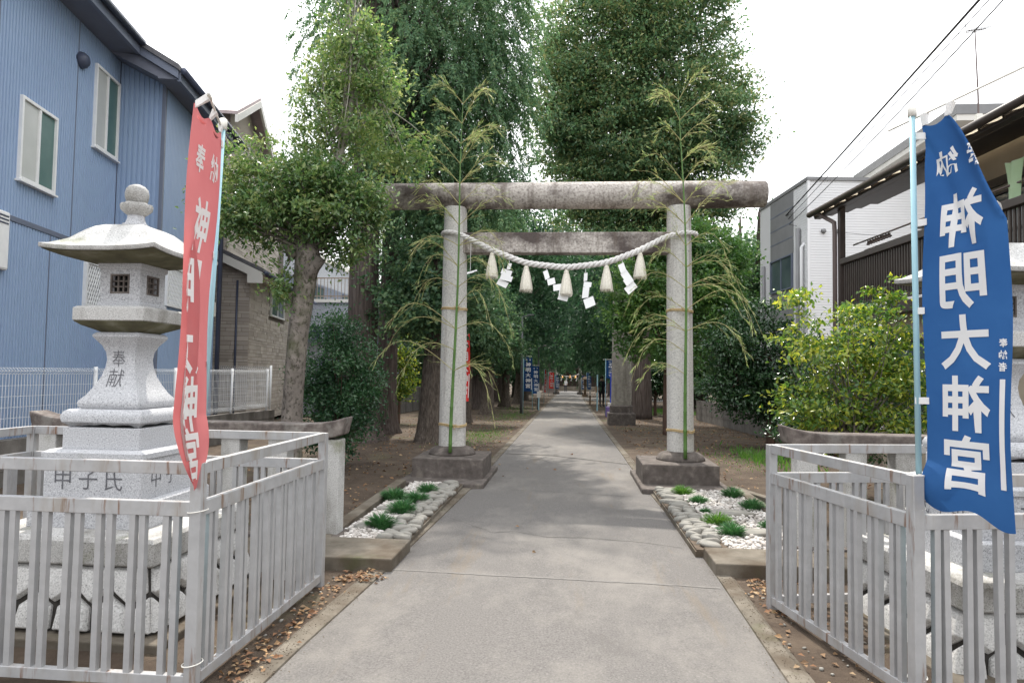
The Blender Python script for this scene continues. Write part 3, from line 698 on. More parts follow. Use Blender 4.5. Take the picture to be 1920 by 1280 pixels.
def off(fn, d):
    def g(u, v):
        e = .004; p = Vector(fn(u, v)); a = Vector(fn(u+e, v))-Vector(fn(u-e, v)); c = Vector(fn(u, v+e))-Vector(fn(u, v-e))
        n = a.cross(c); n = n.normalized() if n.length > 1e-9 else Vector((0, -1, 0)); return p+n*d
    return g
def banner_text(fn, parent, W, Hh, d, mirror, vs, us=.5, small=True):
    items = [('奉', us+.215, .120, .135/W, -.135/Hh), ('納', us-.215, .120, .135/W, -.135/Hh)]
    for ch, v in zip('神明大神宮', vs): items.append((ch, us, v, .235/W, -.255/Hh))
    if small: items += [(ch, .905, v, .038/W, -.04/Hh) for ch, v in zip('奉納者', (.585, .613, .641))]
    for s in (d, -d):
        lettering('lettering', items, off(fn, s), WHITECLOTH, parent, mirror, bold=.024)
        b = MB(); n = 24; f2 = off(fn, s)
        for i in range(n+1): v = .67+.25*i/n; b.v += [f2(.875, v), f2(.935, v)]
        for i in range(n): b.f.append((2*i, 2*i+1, 2*i+3, 2*i+2))
        b.build('white_strip', WHITECLOTH, parent)
def banner_pole(t, p0, p1, bar0, bar1, loops, col_loops):
    P0, P1 = Vector(p0), Vector(p1); k = .36
    MB().tube([p0, p0+(P1-P0)*k], .0165, 12).build('pole', POLE, t, smooth=True)
    MB().tube([P0+(P1-P0)*(k-.012), P0+(P1-P0)*(k-.008), P0+(P1-P0)*(k+.012), P0+(P1-P0)*(k+.016)], [.017, .022, .022, .014], 12).build('pole_joint', CREAM, t, smooth=True)
    MB().tube([P0+(P1-P0)*k, P1], .0135, 12).build('pole', POLE, t, smooth=True)
    MB().tube([P1-Vector((0, 0, .02)), P1+Vector((0, 0, .03)), P1+Vector((0, 0, .035))], [.021, .021, .014], 10).build('pole_cap', CREAM, t, smooth=True)
    MB().tube([bar0, bar1], .0055, 8).build('cross_bar', CREAM, t, smooth=True)
    e = (Vector(bar1)-Vector(bar0)).normalized(); MB().tube([Vector(bar1)-e*.06, bar1], .009, 8).build('bar_end', CREAM, t, smooth=True)
    for (a, c) in loops:
        b = MB(); a = Vector(a); c = Vector(c); d = c-a
        side = Vector((0, 0, 1)).cross(d) if abs(d.z) < d.length*.7 else e.copy()
        ht = Vector((0, 0, .016)) if abs(d.z) < d.length*.7 else e*.016
        nn = d.cross(ht).normalized()*.013
        for s in (1, -1):
            b.add([a-ht+nn*s, c-ht+nn*s*.3, c+ht+nn*s*.3, a+ht+nn*s], [(0, 1, 2, 3)])
        for s in (-1, 1): b.add([a-ht*s+nn, a-ht*s-nn, c-ht*s-nn*.3, c-ht*s+nn*.3], [(0, 1, 2, 3)])
        b.add([a-nn-e*0+ht, a+nn+ht, a+nn-ht, a-nn-ht], [(0, 1, 2, 3)])
        b.build('loop', WHITECLOTH, t)

t = empty('banner', (1.69, 3.49, 0), 0, 'tall blue shrine banner with white characters seen mirrored from behind', 'banner')
BW, BH = .415, 1.86
def blue_fn(u, v):
    um = 1.0 if v >= .30 else .34+.66*(max(v, 0)/.30)**.85
    back = 0
    ue = u
    if u > um: ue = um-.40*(u-um); back = .012+.10*(u-um)
    near = max(0, 1-abs(u-um)/.10) if v < .30 else 0
    ex, ey = .372, -.928
    lx = .002+.02*v+.008*math.sin(v*7); ly = -.03
    wv = .016*math.sin(5*u+5*v)*u + .012*math.sin(11*v+2*u) + .020*math.exp(-((v-.05-.5*u)/.05)**2)*(v < .35) - .012*near
    sag = .03*math.sin(PI*min(1, u/.36))*max(0, 1-v/.12) if v < .12 else 0
    bot = 0 if v < .9 else .05*((v-.9)/.1)*(u-.5)+.02*math.sin(9*u)*((v-.9)/.1)
    wv += (0 if v < .88 else -.05*math.sin((v-.88)/.12*PI*.9)*(1-u)*.8)
    nx_, ny_ = .928, .372
    x = lx+ex*BW*ue+nx_*(wv+back); y = ly+ey*BW*ue+ny_*(wv+back)
    return (x, y, 2.80-BH*v-sag-bot)
grid_cloth('cloth', blue_fn, BLUE, t, 44, 130)
banner_text(blue_fn, t, BW, BH, .0022, True, (.275, .43, .58, .73, .875))
e = Vector((.372, -.928, .0))
b0 = Vector((0, 0, 2.845)); LPz = lambda v: Vector(blue_fn(0, v))
banner_pole(t, Vector((.0, 0, 0)), Vector((-.03, -.02, 2.86)), b0-e*.17+Vector((.0, 0, -.012)), b0+e*.62+Vector((.0, 0, .03)),
    [(Vector((-.01-.004*k, -.006, z)), Vector(blue_fn(.035, v))) for k, (v, z) in enumerate(((.03, 2.745), (.262, 2.31), (.495, 1.88), (.728, 1.445), (.955, 1.02)))]
    + [(b0+e*.045, Vector(blue_fn(.06, .0))), (b0+e*.19, Vector(blue_fn(.36, .005)))], None)
for z in (.14, .93):
    MB().tube([(.04*math.cos(a)-.038, .045*math.sin(a)-.028, z+.006*math.cos(a)) for a in [2*PI*i/24 for i in range(25)]], .003, 5, cap=False).build('cable_tie', CREAM, t)

t = empty('banner', (-1.835, 3.225, 0), 0, 'faded red shrine banner twisted and folded along its pole', 'banner')
RW, RH = .52, 1.74
def red_fn(u, v):
    vv = min(max(v, 0), 1); f = min(1, max(0, (vv-.24)/.22)); f = f*f*(3-2*f)
    b0 = .122*u
    b1 = float(np.interp(u, [-.2, 0, .48, .56, .66, .78, .84, 1, 1.2], [-.04, 0, .092, .098, .078, .050, .058, .128, .17]))
    a0 = .37*u
    a1 = float(np.interp(u, [-.2, 0, .25, .50, .57, .66, .78, .84, 1, 1.2], [-.1, 0, .16, .27, .275, .235, .165, .15, .20, .24]))
    bb = b0*(1-f)+b1*f; aa = a0*(1-f)+a1*f
    wav = .008*math.sin(9*vv+3*u)
    if vv > .80:
        k = (vv-.80)/.20; sh = max(.05, 1-k**1.6); bb = (bb-.035)*sh+.035*(1-.4*k)-.020*math.sin(k*PI)*(1-u); aa = aa*(1-.55*k)
    px_ = .088-.055*vv+.03*max(0, vv-.45)
    x = px_+.49*aa-.87*bb+wav*.87; y = -.02-.87*aa-.49*bb+wav*.49
    return (x, y, 2.715-RH*vv - .03*(1-f)*math.sin(PI*u*2)**2*(vv < .02))
grid_cloth('cloth', red_fn, RED, t, 60, 130)
banner_text(red_fn, t, RW, RH, .002, True, (.29, .455, .615, .765, .90), us=.46)
e = Vector((.157, -.42, .01)); b0 = Vector((.083, -.01, 2.745))
banner_pole(t, Vector((.0, .0, 0)), Vector((.083, -.0, 2.76)), b0-e*.5, b0+e*.92,
    [(Vector((.08-.026*(k), -.004, z)), Vector(red_fn(.03, v))) for k, (v, z) in enumerate(((.03, 2.66), (.35, 2.1), (.66, 1.56)))]
    + [(b0+e*.08, Vector(red_fn(.06, .0))), (b0+e*.47, Vector(red_fn(.5, .0))), (b0+e*.86, Vector(red_fn(.96, .0)))], None)
for z in (.14, .86):
    MB().tube([(.045*math.cos(a)+.045, .05*math.sin(a)-.035, z+.006*math.cos(a)) for a in [2*PI*i/24 for i in range(25)]], .003, 5, cap=False).build('cable_tie', CREAM, t)

# ---------------------------------------------------------------- trees and shrubs
BARK_CEDAR = mat('cedar_bark', [(.3, (.045,.034,.030)), (.5, (.095,.075,.066)), (.7, (.16,.13,.115))], scale=9, stretch=(3,3,.18), rough=.95, bump=.9, bscale=14, bdist=.03,
                 layers=[((.22,.19,.17), 6, .56, .72, (4,4,.15), .6)])
BARK_SMOOTH = mat('mottled_bark', [(.3, (.10,.086,.074)), (.55, (.19,.165,.145)), (.75, (.29,.255,.225))], scale=7, rough=.92, bump=.5, bscale=30, bdist=.012,
                 layers=[((.045,.04,.03), 24, .52, .60, (1,1,.7), .8), ((.065,.075,.028), 1.6, .50, .64, (1,1,.8), .75)])
BARK_ROUGH = mat('furrowed_bark', [(.3, (.045,.036,.03)), (.5, (.105,.085,.07)), (.7, (.19,.16,.13))], scale=16, stretch=(2.2,2.2,.5), rough=.95, bump=1.0, bscale=20, bdist=.03)
BARK_RED = mat('reddish_bark', [(.3, (.07,.045,.035)), (.7, (.16,.10,.075))], scale=10, stretch=(3,3,.3), rough=.95, bump=.7, bscale=20)
BARK_PALE = mat('pale_bark', [(.3, (.22,.20,.17)), (.7, (.38,.35,.30))], scale=10, rough=.9, bump=.3, bscale=30)
LF_OSM = leafmat('osmanthus_leaf', [(0.067,0.143,0.050),(0.097,0.187,0.062),(0.150,0.247,0.077),(0.074,0.157,0.062),(0.240,0.284,0.108),(0.120,0.210,0.065)], trans=.36, rough=0.25, spec=.55, patch=2.2)
LF_TALL = leafmat('tall_tree_leaf', [(0.076,0.172,0.049),(0.127,0.237,0.070),(0.215,0.287,0.098),(0.063,0.151,0.045),(0.304,0.345,0.140),(0.101,0.208,0.059)], trans=.42, rough=0.28, spec=.55, patch=1.6)
LF_DARK = leafmat('dark_leaf', [(.018,.055,.024),(.030,.078,.032),(.045,.10,.036),(.022,.065,.028)], trans=.26, rough=0.25, spec=.55, patch=1.5)
LF_CAM = leafmat('camellia_leaf', [(0.031,0.086,0.041),(0.046,0.115,0.053),(0.066,0.149,0.060),(0.037,0.098,0.046)], trans=.32, rough=0.22, spec=.55, patch=2)
LF_CEDAR = leafmat('cedar_frond', [(0.070,0.150,0.081),(0.105,0.206,0.101),(0.142,0.256,0.115),(0.084,0.173,0.090),(0.203,0.275,0.115)], trans=0.32, rough=.6, patch=0.55)
LF_ZEL = leafmat('zelkova_leaf', [(0.070,0.149,0.074),(0.109,0.209,0.095),(0.156,0.261,0.103),(0.088,0.175,0.086),(0.281,0.290,0.115),(0.094,0.180,0.084),(0.078,0.163,0.078),(0.192,0.205,0.080)], trans=0.36, rough=.5, patch=0.45)
LF_GINK = leafmat('ginkgo_leaf', [(0.049,0.111,0.065),(0.075,0.148,0.074),(0.109,0.185,0.077),(0.059,0.123,0.067)], trans=.40, rough=.5, patch=0.8)
LF_LIME = leafmat('bright_leaf', [(0.066,0.165,0.046),(0.099,0.215,0.055),(0.055,0.138,0.046),(0.143,0.248,0.058)], trans=.45, rough=0.32, spec=.55, patch=0.9)
LF_YEL = leafmat('yellow_green_leaf', [(.06,.14,.03),(.11,.21,.04),(.20,.29,.05),(.38,.41,.07),(.08,.17,.04),(.05,.12,.035)], trans=0.45, rough=0.24, spec=.55, patch=1.8)
LF_FAR = leafmat('far_leaf', [(0.036,0.091,0.050),(0.053,0.117,0.063),(0.073,0.143,0.070),(0.042,0.101,0.056)], trans=.36, rough=.6, patch=0.35)
TWIGM = mat('twig', [(.3, (.10,.075,.05)), (.7, (.24,.18,.12))], scale=10, rough=.9)

def clumps(rng, blobs, n, shell=.38):
    w_ = np.array([b[3]*b[4]*b[5] for b in blobs])**.7; k = rng.choice(len(blobs), n, p=w_/w_.sum()); B = np.array(blobs)[k]
    d = unit(rng.normal(size=(n, 3))); r = rng.uniform(0, 1, (n, 1))**shell
    lump = 1+.16*np.sin(d[:, :1]*5+B[:, :1])*np.cos(d[:, 2:]*4+B[:, 1:2])
    C = B[:, :3]+d*r*lump*B[:, 3:6]
    return C, d
def foliage(rng, blobs, n, per, cr, ln, wd, zmin=None, shell=.38, up_=.5, flat=.55):
    C, d = clumps(rng, blobs, n, shell)
    if zmin is not None: k = C[:, 2] > zmin; C, d = C[k], d[k]; n = len(C)
    P = np.repeat(C, per, 0)+rng.normal(size=(n*per, 3))*np.array([cr, cr, cr*flat])*np.repeat(rng.uniform(.45, 1.5, (n, 1)), per, 0)
    D = np.repeat(d, per, 0)*.6+rng.normal(size=(n*per, 3))*.8+np.array([0, 0, -.12]); Nn = rng.normal(size=(n*per, 3))*.42+np.array([0, 0, up_])+np.repeat(d, per, 0)*.5
    s = rng.uniform(.65, 1.25, n*per)
    return P, D, Nn, ln*s, wd*s, C
def fronds(rng, blobs, n, per, length, ln, wd, zmin=None, shell=.38, droop=1.0):
    """hanging conifer sprays"""
    C, d = clumps(rng, blobs, n, shell)
    if zmin is not None: k = C[:, 2] > zmin; C, d = C[k], d[k]; n = len(C)
    h = d*np.array([1, 1, .25])+rng.normal(size=(n, 3))*.35; h[:, 2] -= .35; h = unit(h); L_ = length*rng.uniform(.5, 1.3, (n, 1))
    t = np.tile(np.linspace(.05, 1, per), n)[:, None]; Cr = np.repeat(C, per, 0); hr = np.repeat(h, per, 0); Lr = np.repeat(L_, per, 0)
    P = Cr+hr*Lr*t*(1-.35*t)+np.array([0, 0, -1])*Lr*droop*t**2*.75+rng.normal(size=Cr.shape)*.035*length
    side = unit(np.cross(hr, [0, 0, 1])); sg = np.where(np.arange(n*per) % 2, 1, -1)[:, None]
    D = hr*.5+side*sg*.7+np.array([0, 0, -.75])*(.4+t)+rng.normal(size=Cr.shape)*.3
    Nn = rng.normal(size=Cr.shape)*.5+np.array([0, 0, .6])+hr*.4
    s = rng.uniform(.6, 1.25, n*per)
    return P, D, Nn, ln*s, wd*s, C
def trunk_mb(mb, pts, rad, n=18, ridges=7, amp=.05, flare=0, seed=0):
    # resample so bark relief and root flare have rings to live on
    P = [Vector(p) for p in pts]; d = [0]
    for a, c in zip(P[:-1], P[1:]): d.append(d[-1]+(c-a).length)
    m = max(6, int(d[-1]/.16)); m = min(m, 60); Q = []; Rr = []
    for i in range(m+1):
        s = d[-1]*(i/m)**(1.25 if flare else 1)
        Q.append(tuple(float(np.interp(s, d, [p[k] for p in P])) for k in range(3))); Rr.append(float(np.interp(s, d, rad)))
    hh = [q[2] for q in Q]
    def fn(a, i):
        z = hh[i]; f = flare*math.exp(-max(0, z)/.22)
        return 1+amp*math.sin(ridges*a+1.3*math.sin(z*.9+seed))+amp*.6*math.sin((ridges*2+1)*a+z*1.1+seed)+f*(.55+.75*max(0, math.cos(4*a+seed))+.3*math.cos(7*a+seed*2))
    mb.tube(Q, Rr, n, fn=fn); return mb
def limbs(mb, rng, C, start, n, r0, zr, sag=.15):
    idx = rng.choice(len(C), min(n, len(C)), replace=False); st = [Vector(p) for p in start]; d = [0]
    for a, c in zip(st[:-1], st[1:]): d.append(d[-1]+(c-a).length)
    for i in idx:
        q = Vector(C[i]); s = rng.uniform(*zr)*d[-1]
        a = Vector([float(np.interp(s, d, [p[k] for p in st])) for k in range(3)])
        m = (a+q)/2+Vector((rng.normal()*.1, rng.normal()*.1, -(q-a).length*sag+rng.normal()*.08))
        pts = [a*(1-t)**2+m*(2*t*(1-t))+q*t*t for t in (0, .25, .5, .75, 1)]
        mb.tube(pts, [r0, r0*.75, r0*.52, r0*.33, r0*.15], 6, cap=False)
def tree(name, label, cat, base, tp, tr, blobs, leaf, bark, seed, style='leaf', n=300, per=40, cr=.2, ln=.06, wd=.03, length=.6, zmin=None, shell=.38, nl=18, r0=.03, zr=(.55, 1), flare=0, ridges=7, amp=.05, group=None, up_=.7, flat=.42, extra=None, tn=18, sag=.15, droop=1.0):
    rng = np.random.default_rng(seed)
    t = empty(name, base, 0, label, cat, group)
    if style == 'leaf': P, D, Nn, l, wd_, C = foliage(rng, blobs, n, per, cr, ln, wd, zmin, shell, up_, flat)
    else: P, D, Nn, l, wd_, C = fronds(rng, blobs, n, per, length, ln, wd, zmin, shell, droop)
    mb = MB(); trunk_mb(mb, tp, tr, tn, ridges, amp, flare, seed)
    if nl: limbs(mb, rng, C, tp, nl, r0, zr, sag)
    if extra: extra(mb, rng, C)
    mb.build('trunk', bark, t, smooth=True)
    link('crown', leaf_mesh('crown', P, D, Nn, l, wd_), leaf, t)
    return t

# pollarded tree with mottled trunk behind the left balustrade
def stubs(mb, rng, C):
    mb.tube([(.13,-.02,2.62), (.27,-.05,2.86), (.36,-.06,2.98)], [.11, .085, .08], 14)
    mb.tube([(.02,0,3.0), (-.12,-.05,3.2)], [.11, .06], 10); mb.tube([(.06,0,3.05), (.2,.02,3.25)], [.12, .07], 10)
T1 = tree('evergreen_tree', 'pollarded tree with mottled mossy trunk, dense glossy crown and a slender stem above', 'tree', (-3.58, 8.5, 0),
     [(0,0,-.05),(.02,0,.5),(.03,0,1.2),(.07,0,2.0),(.14,0,2.6),(.17,0,3.05),(.19,0,3.25)], [.175,.140,.126,.126,.140,.155,.10],
     [(.25,-.1,3.66,.74,.65,.46),(.68,-.1,3.62,.54,.5,.44),(-.28,.0,3.58,.50,.5,.38),(.25,.1,4.02,.56,.5,.30),(-.68,-.1,3.48,.38,.4,.24),(.72,.05,3.12,.30,.3,.22),(-.10,-.1,2.62,.16,.16,.32)],
     LF_OSM, BARK_SMOOTH, 31, n=330, per=56, cr=.10, ln=.072, wd=.034, nl=60, r0=.022, zr=(.93, 1), ridges=5, amp=.035, flare=.35, extra=stubs, sag=.02, flat=.85)
STEM = [(.17,0,3.1),(.30,.25,3.8),(.33,.5,4.3),(.42,.6,4.8),(.50,.6,5.3),(.46,.6,6.1),(.42,.6,6.6)]
rng = np.random.default_rng(33)
UP = [(.50,.6,5.62,.58,.6,.58),(.48,.6,6.12,.44,.45,.36),(.28,.6,6.55,.18,.2,.30),(.66,.6,6.30,.24,.22,.30),(.36,.6,4.95,.80,.7,.5),(1.05,.6,4.55,.52,.5,.36),(.0,.6,4.5,.45,.5,.34),(.88,.6,5.40,.40,.45,.38),(1.30,.6,4.5,.26,.3,.22),(.12,.6,5.45,.30,.4,.33),
      (-.95,.2,4.0,.50,.45,.42),(-.45,.3,4.25,.50,.45,.34),(-1.15,.2,4.45,.28,.3,.28),(-.85,.1,3.5,.42,.35,.22),(-1.25,.1,3.75,.25,.3,.3)]
P, D, Nn, l, wd_, C = foliage(rng, UP, 330, 46, .10, .074, .033, shell=.55, up_=.6, flat=.85)
link('upper_crown', leaf_mesh('upper_crown', P, D, Nn, l, wd_), LF_TALL, T1)
mb = MB(); trunk_mb(mb, STEM, [.085,.065,.055,.048,.040,.025,.008], 12, 5, .03)
limbs(mb, rng, C[C[:, 0] > -.3], STEM, 60, .016, (.35, .97), .02); limbs(mb, rng, C[C[:, 0] < -.3], STEM, 30, .016, (.0, .25), .05)
for k in range(16):
    a = rng.uniform(-.30, .30); z_ = rng.uniform(6.3, 6.7); mb.tube([(.42+a*.5, .6, z_-.3), (.42+a, .6+rng.normal()*.1, z_+rng.uniform(.2, .55))], [.007, .002], 4)
mb.build('upper_stem', BARK_PALE, T1, smooth=True)
tree('camellia_bush', 'dense dark green camellia bush behind the mottled trunk', 'shrub', (-3.72, 10.6, 0),
     [(0,0,-.05),(.02,0,.7),(.05,0,1.7)], [.06,.05,.02],
     [(.05,0,1.55,.66,.6,.62),(.10,0,1.0,.62,.55,.55),(-.30,0,1.35,.45,.4,.45),(.0,0,2.15,.42,.4,.36),(.42,0,1.15,.42,.4,.5),(.0,0,.55,.5,.4,.4)],
     LF_CAM, BARK_RED, 34, flat=.8, n=360, per=48, cr=.11, ln=.062, wd=.03, nl=26, r0=.014, zr=(.2, .9))
# twin cedars
tree('cedar_tree', 'huge cedar with fibrous grey-brown trunk flaring at the roots', 'tree', (-4.72, 15.0, gz(15)),
     [(0,0,-.05),(.0,0,1),(.02,0,3),(.03,0,6),(.1,0,10),(.1,0,15)], [.43,.36,.32,.30,.22,.06],
     [(.9,.2,10.5,2.2,2.0,3.8),(1.4,.0,8.2,2.0,1.8,2.2),(2.2,.2,7.6,1.5,1.4,2.0),(.5,.2,6.9,1.5,1.3,1.6),(2.7,.3,9.5,1.2,1.4,2.4),(1.3,0,6.0,1.4,1.2,1.0),(-.9,0,9.3,.75,.6,.6),(-1.25,0,8.3,.6,.5,.4),(-.6,.2,10.6,.8,.8,.9),(3.1,.4,8.2,.9,1.0,1.8),(3.2,.3,5.55,.9,.8,.85),(2.4,.2,5.1,1.0,.8,.7),(3.0,.4,11.0,1.0,1.2,2.4)],
     LF_CEDAR, BARK_CEDAR, 35, style='frond', n=4600, per=36, length=.55, ln=.085, wd=.034, droop=.8, nl=170, r0=.03, zr=(.35, .9), flare=.55, ridges=11, amp=.045, tn=44, shell=.42, group='avenue trees')
tree('cedar_tree', 'second cedar trunk standing close behind the root-flared one', 'tree', (-4.75, 17.3, gz(17)),
     [(0,0,-.05),(.0,0,1),(.02,0,3),(.05,0,6),(.1,0,10),(.1,0,14)], [.30,.26,.235,.21,.15,.05],
     [(.4,.2,11,1.6,1.6,3.0),(1.1,.3,7.4,1.8,1.5,1.6),(2.0,.3,5.9,1.5,1.2,1.1),(.3,.2,5.6,1.0,.9,.8),(.6,-.2,4.4,.7,.6,.8),(.75,-.3,3.6,.45,.4,.7)],
     LF_CEDAR, BARK_CEDAR, 36, style='frond', n=2400, per=36, length=.55, ln=.085, wd=.034, droop=.8, nl=110, r0=.028, zr=(.35, .9), flare=.5, ridges=9, amp=.05, tn=36, group='avenue trees')
# big broadleaf over the right of the gate
tree('zelkova_tree', 'very large broadleaf tree towering above the gate beam', 'tree', (2.75, 27.0, gz(27)),
     [(0,0,-.05),(.0,0,2),(-.05,0,5),(-.2,0,8),(-.1,0,12),(.1,0,16)], [.42,.33,.30,.26,.18,.06],
     [(-1.6,-1,13.6,2.4,2.2,3.6),(1.2,-1,13.2,2.6,2.4,3.8),(-.4,-1.2,10.6,3.0,2.4,2.0),(2.4,-1,11.8,1.5,1.6,2.2),(-2.6,-.8,11.4,1.5,1.5,2.4),(1.2,-.8,9.6,2.4,2,1.4),(-1.6,-.8,9.2,2.0,1.8,1.2),(.2,-1,16.5,2.6,2.4,2.4),(-.2,-.6,7.9,2.4,1.6,.8),(3.45,-1,10.6,.95,.9,1.0),(-.6,-1,7.0,2.8,1.5,.75),(1.9,-1,8.0,1.6,1.4,.9),(-2.4,-.8,8.2,1.5,1.4,.9),(-3.3,-.8,13.6,1.4,1.3,3.0),(-3.1,-.8,10.6,1.2,1.2,1.6),(.8,-.8,6.3,1.8,1.2,.55)],
     LF_ZEL, BARK_CEDAR, 37, n=2500, per=64, cr=.32, flat=.30, ln=.155, wd=.08, nl=90, r0=.05, zr=(.35, .95), shell=.42, ridges=6, amp=.05, tn=24, group='avenue trees')
# row of clipped trees along the left of the path
row = [(-3.12,15.0,.25,1.30,2.05,3.6,'tree with dark furrowed trunk standing just behind the gate pillar on the blue house side'),
       (-3.50,22.2,.22,1.45,1.75,3.4,'clipped avenue tree with stout brown trunk next beyond the furrowed one'),
       (-3.42,27.8,.24,1.5,1.75,3.4,'clipped avenue tree between the second trunk and the tall lamp post'),
       (-3.55,36.5,.24,1.6,1.7,3.8,'clipped avenue tree behind the lettered blue banner at the tall lamp post'),
       (-3.25,41.5,.22,1.6,1.8,3.8,'clipped avenue tree behind the second lettered blue banner'),
       (-3.35,49.5,.24,1.8,1.9,4.2,'avenue tree leaning by the slim red banner')]
for k, (x, y, r_, cr_, zb, hh_, lab) in enumerate(row):
    tree('avenue_tree', lab, 'tree', (x, y, gz(y)), [(0,0,-.05),(.03,0,.8),(.08,0,zb),(.1,0,zb+hh_*.6)], [r_*1.15, r_*.95, r_*.85, .05],
         [(.1,0,zb+hh_*.42,cr_,cr_,hh_*.42),(-.3,-.3,zb+hh_*.25,cr_*.8,cr_*.7,hh_*.25),(.45,-.2,zb+hh_*.3,cr_*.8,cr_*.7,hh_*.28),(.2,0,zb+hh_*.75,cr_*.75,cr_*.7,hh_*.3)],
         LF_GINK, BARK_ROUGH, 40+k, n=340, per=34, cr=.17, ln=.105, wd=.085, nl=16, r0=.03, zr=(.6, 1), flare=.3, ridges=9, amp=.06, tn=28, group='avenue trees')
tree('young_tree', 'spindly young tree with yellow-green leaves standing between cedar and furrowed trunk', 'tree', (-5.35, 21.0, gz(21)), [(0,0,-.05),(.02,0,1),(.0,0,2.4)], [.05,.04,.012],
     [(0,0,1.5,.55,.5,.7),(.1,0,2.2,.45,.4,.6),(-.1,0,.9,.5,.4,.35)], LF_YEL, BARK_RED, 50, n=150, per=30, cr=.13, ln=.085, wd=.05, nl=22, r0=.012, zr=(.3, 1))
# right side
tree('evergreen_tree', 'bright green tree with thin reddish trunk behind the gate pillar on the white house side', 'tree', (2.62, 18.9, gz(19)), [(0,0,-.05),(.0,0,1.5),(.05,0,3),(.1,0,4.5)], [.13,.115,.10,.04],
     [(.5,0,4.0,1.35,1.2,1.25),(1.15,0,3.3,1.0,.9,1.1),(-.35,0,3.2,.85,.8,.9),(.4,0,5.1,.75,.7,.55),(1.6,0,4.0,.65,.6,.7),(.2,0,2.3,.9,.8,.55),(-.9,0,2.5,.5,.5,.45),(1.9,.0,2.9,.5,.5,.6),(1.0,0,5.2,.95,.8,.75),(-.1,0,4.9,.8,.7,.7),(-1.15,0,4.0,.65,.6,.75),(-1.2,0,3.2,.5,.5,.5),(1.75,0,4.7,.5,.5,.6)],
     LF_LIME, BARK_RED, 51, n=900, per=42, cr=.17, ln=.10, wd=.06, nl=40, r0=.03, zr=(.4, 1))
tree('evergreen_tree', 'dark glossy evergreen with low wide crown before the block wall', 'tree', (4.35, 15.4, gz(15)), [(0,0,-.05),(.0,0,.8),(-.1,0,2.2)], [.10,.085,.03],
     [(-.35,0,2.05,.85,.8,.95),(.35,0,1.75,.85,.8,.85),(-.6,0,1.35,.72,.7,.7),(.2,0,1.0,.95,.8,.55),(-.1,0,2.8,.5,.5,.45),(-.95,0,2.3,.35,.4,.4)],
     LF_DARK, BARK_RED, 52, n=520, per=42, cr=.15, ln=.09, wd=.045, nl=26, r0=.025, zr=(.4, 1))
tree('flowering_shrub', 'yellow-green leafy shrub with open twigs rising above the balustrade before the brown balcony house', 'shrub', (3.12, 7.9, 0), [(0,0,-.05),(.0,0,.6),(.02,0,1.15)], [.06,.05,.03],
     [(-.25,0,1.95,.52,.5,.50),(.35,0,2.05,.50,.5,.50),(.05,0,1.55,.68,.5,.45),(-.35,0,1.3,.50,.45,.32),(.45,0,1.45,.45,.45,.4),(.35,0,2.55,.18,.2,.20),(-.55,0,2.4,.16,.2,.18),(.0,0,1.05,.62,.5,.28),(.6,0,1.0,.4,.4,.3)],
     LF_YEL, BARK_SMOOTH, 53, n=300, per=32, cr=.085, ln=.068, wd=.034, nl=90, r0=.014, zr=(.45, 1), shell=.5, sag=.05)
tree('evergreen_tree', 'dark leafy shrub behind the yellow-green one beside the balcony house', 'shrub', (3.75, 9.4, 0), [(0,0,-.05),(.0,0,.6),(.02,0,1.6)], [.06,.05,.03],
     [(0,0,1.5,.7,.5,.75),(.5,0,1.2,.6,.5,.7),(-.4,0,.9,.6,.5,.5),(.2,0,2.2,.4,.4,.4)], LF_DARK, BARK_RED, 54, n=260, per=40, cr=.11, ln=.06, wd=.03, nl=20, r0=.014, zr=(.3, 1))
tree('small_tree', 'small dark pruned tree standing by the tall stone column', 'tree', (3.62, 30.0, gz(30)), [(0,0,-.05),(.0,0,.7),(.05,0,1.4)], [.07,.06,.03],
     [(-.1,0,1.35,.75,.7,.55),(.15,0,1.9,.55,.5,.45),(-.55,0,1.15,.45,.4,.35),(.55,0,1.2,.45,.4,.4)], LF_DARK, BARK_RED, 55, n=230, per=30, cr=.15, ln=.11, wd=.06, nl=14, r0=.025, zr=(.5, 1))
tree('small_tree', 'bright bushy tree behind the tall stone column', 'tree', (4.6, 34, gz(34)), [(0,0,-.05),(.0,0,1),(.05,0,3)], [.08,.06,.03],
     [(0,0,2.6,1.2,1,1.3),(-.4,0,3.6,.9,.8,.9),(.5,0,1.7,1.0,.8,.9)], LF_LIME, BARK_RED, 56, n=260, per=30, cr=.2, ln=.14, wd=.08, nl=14, r0=.025, zr=(.5, 1))
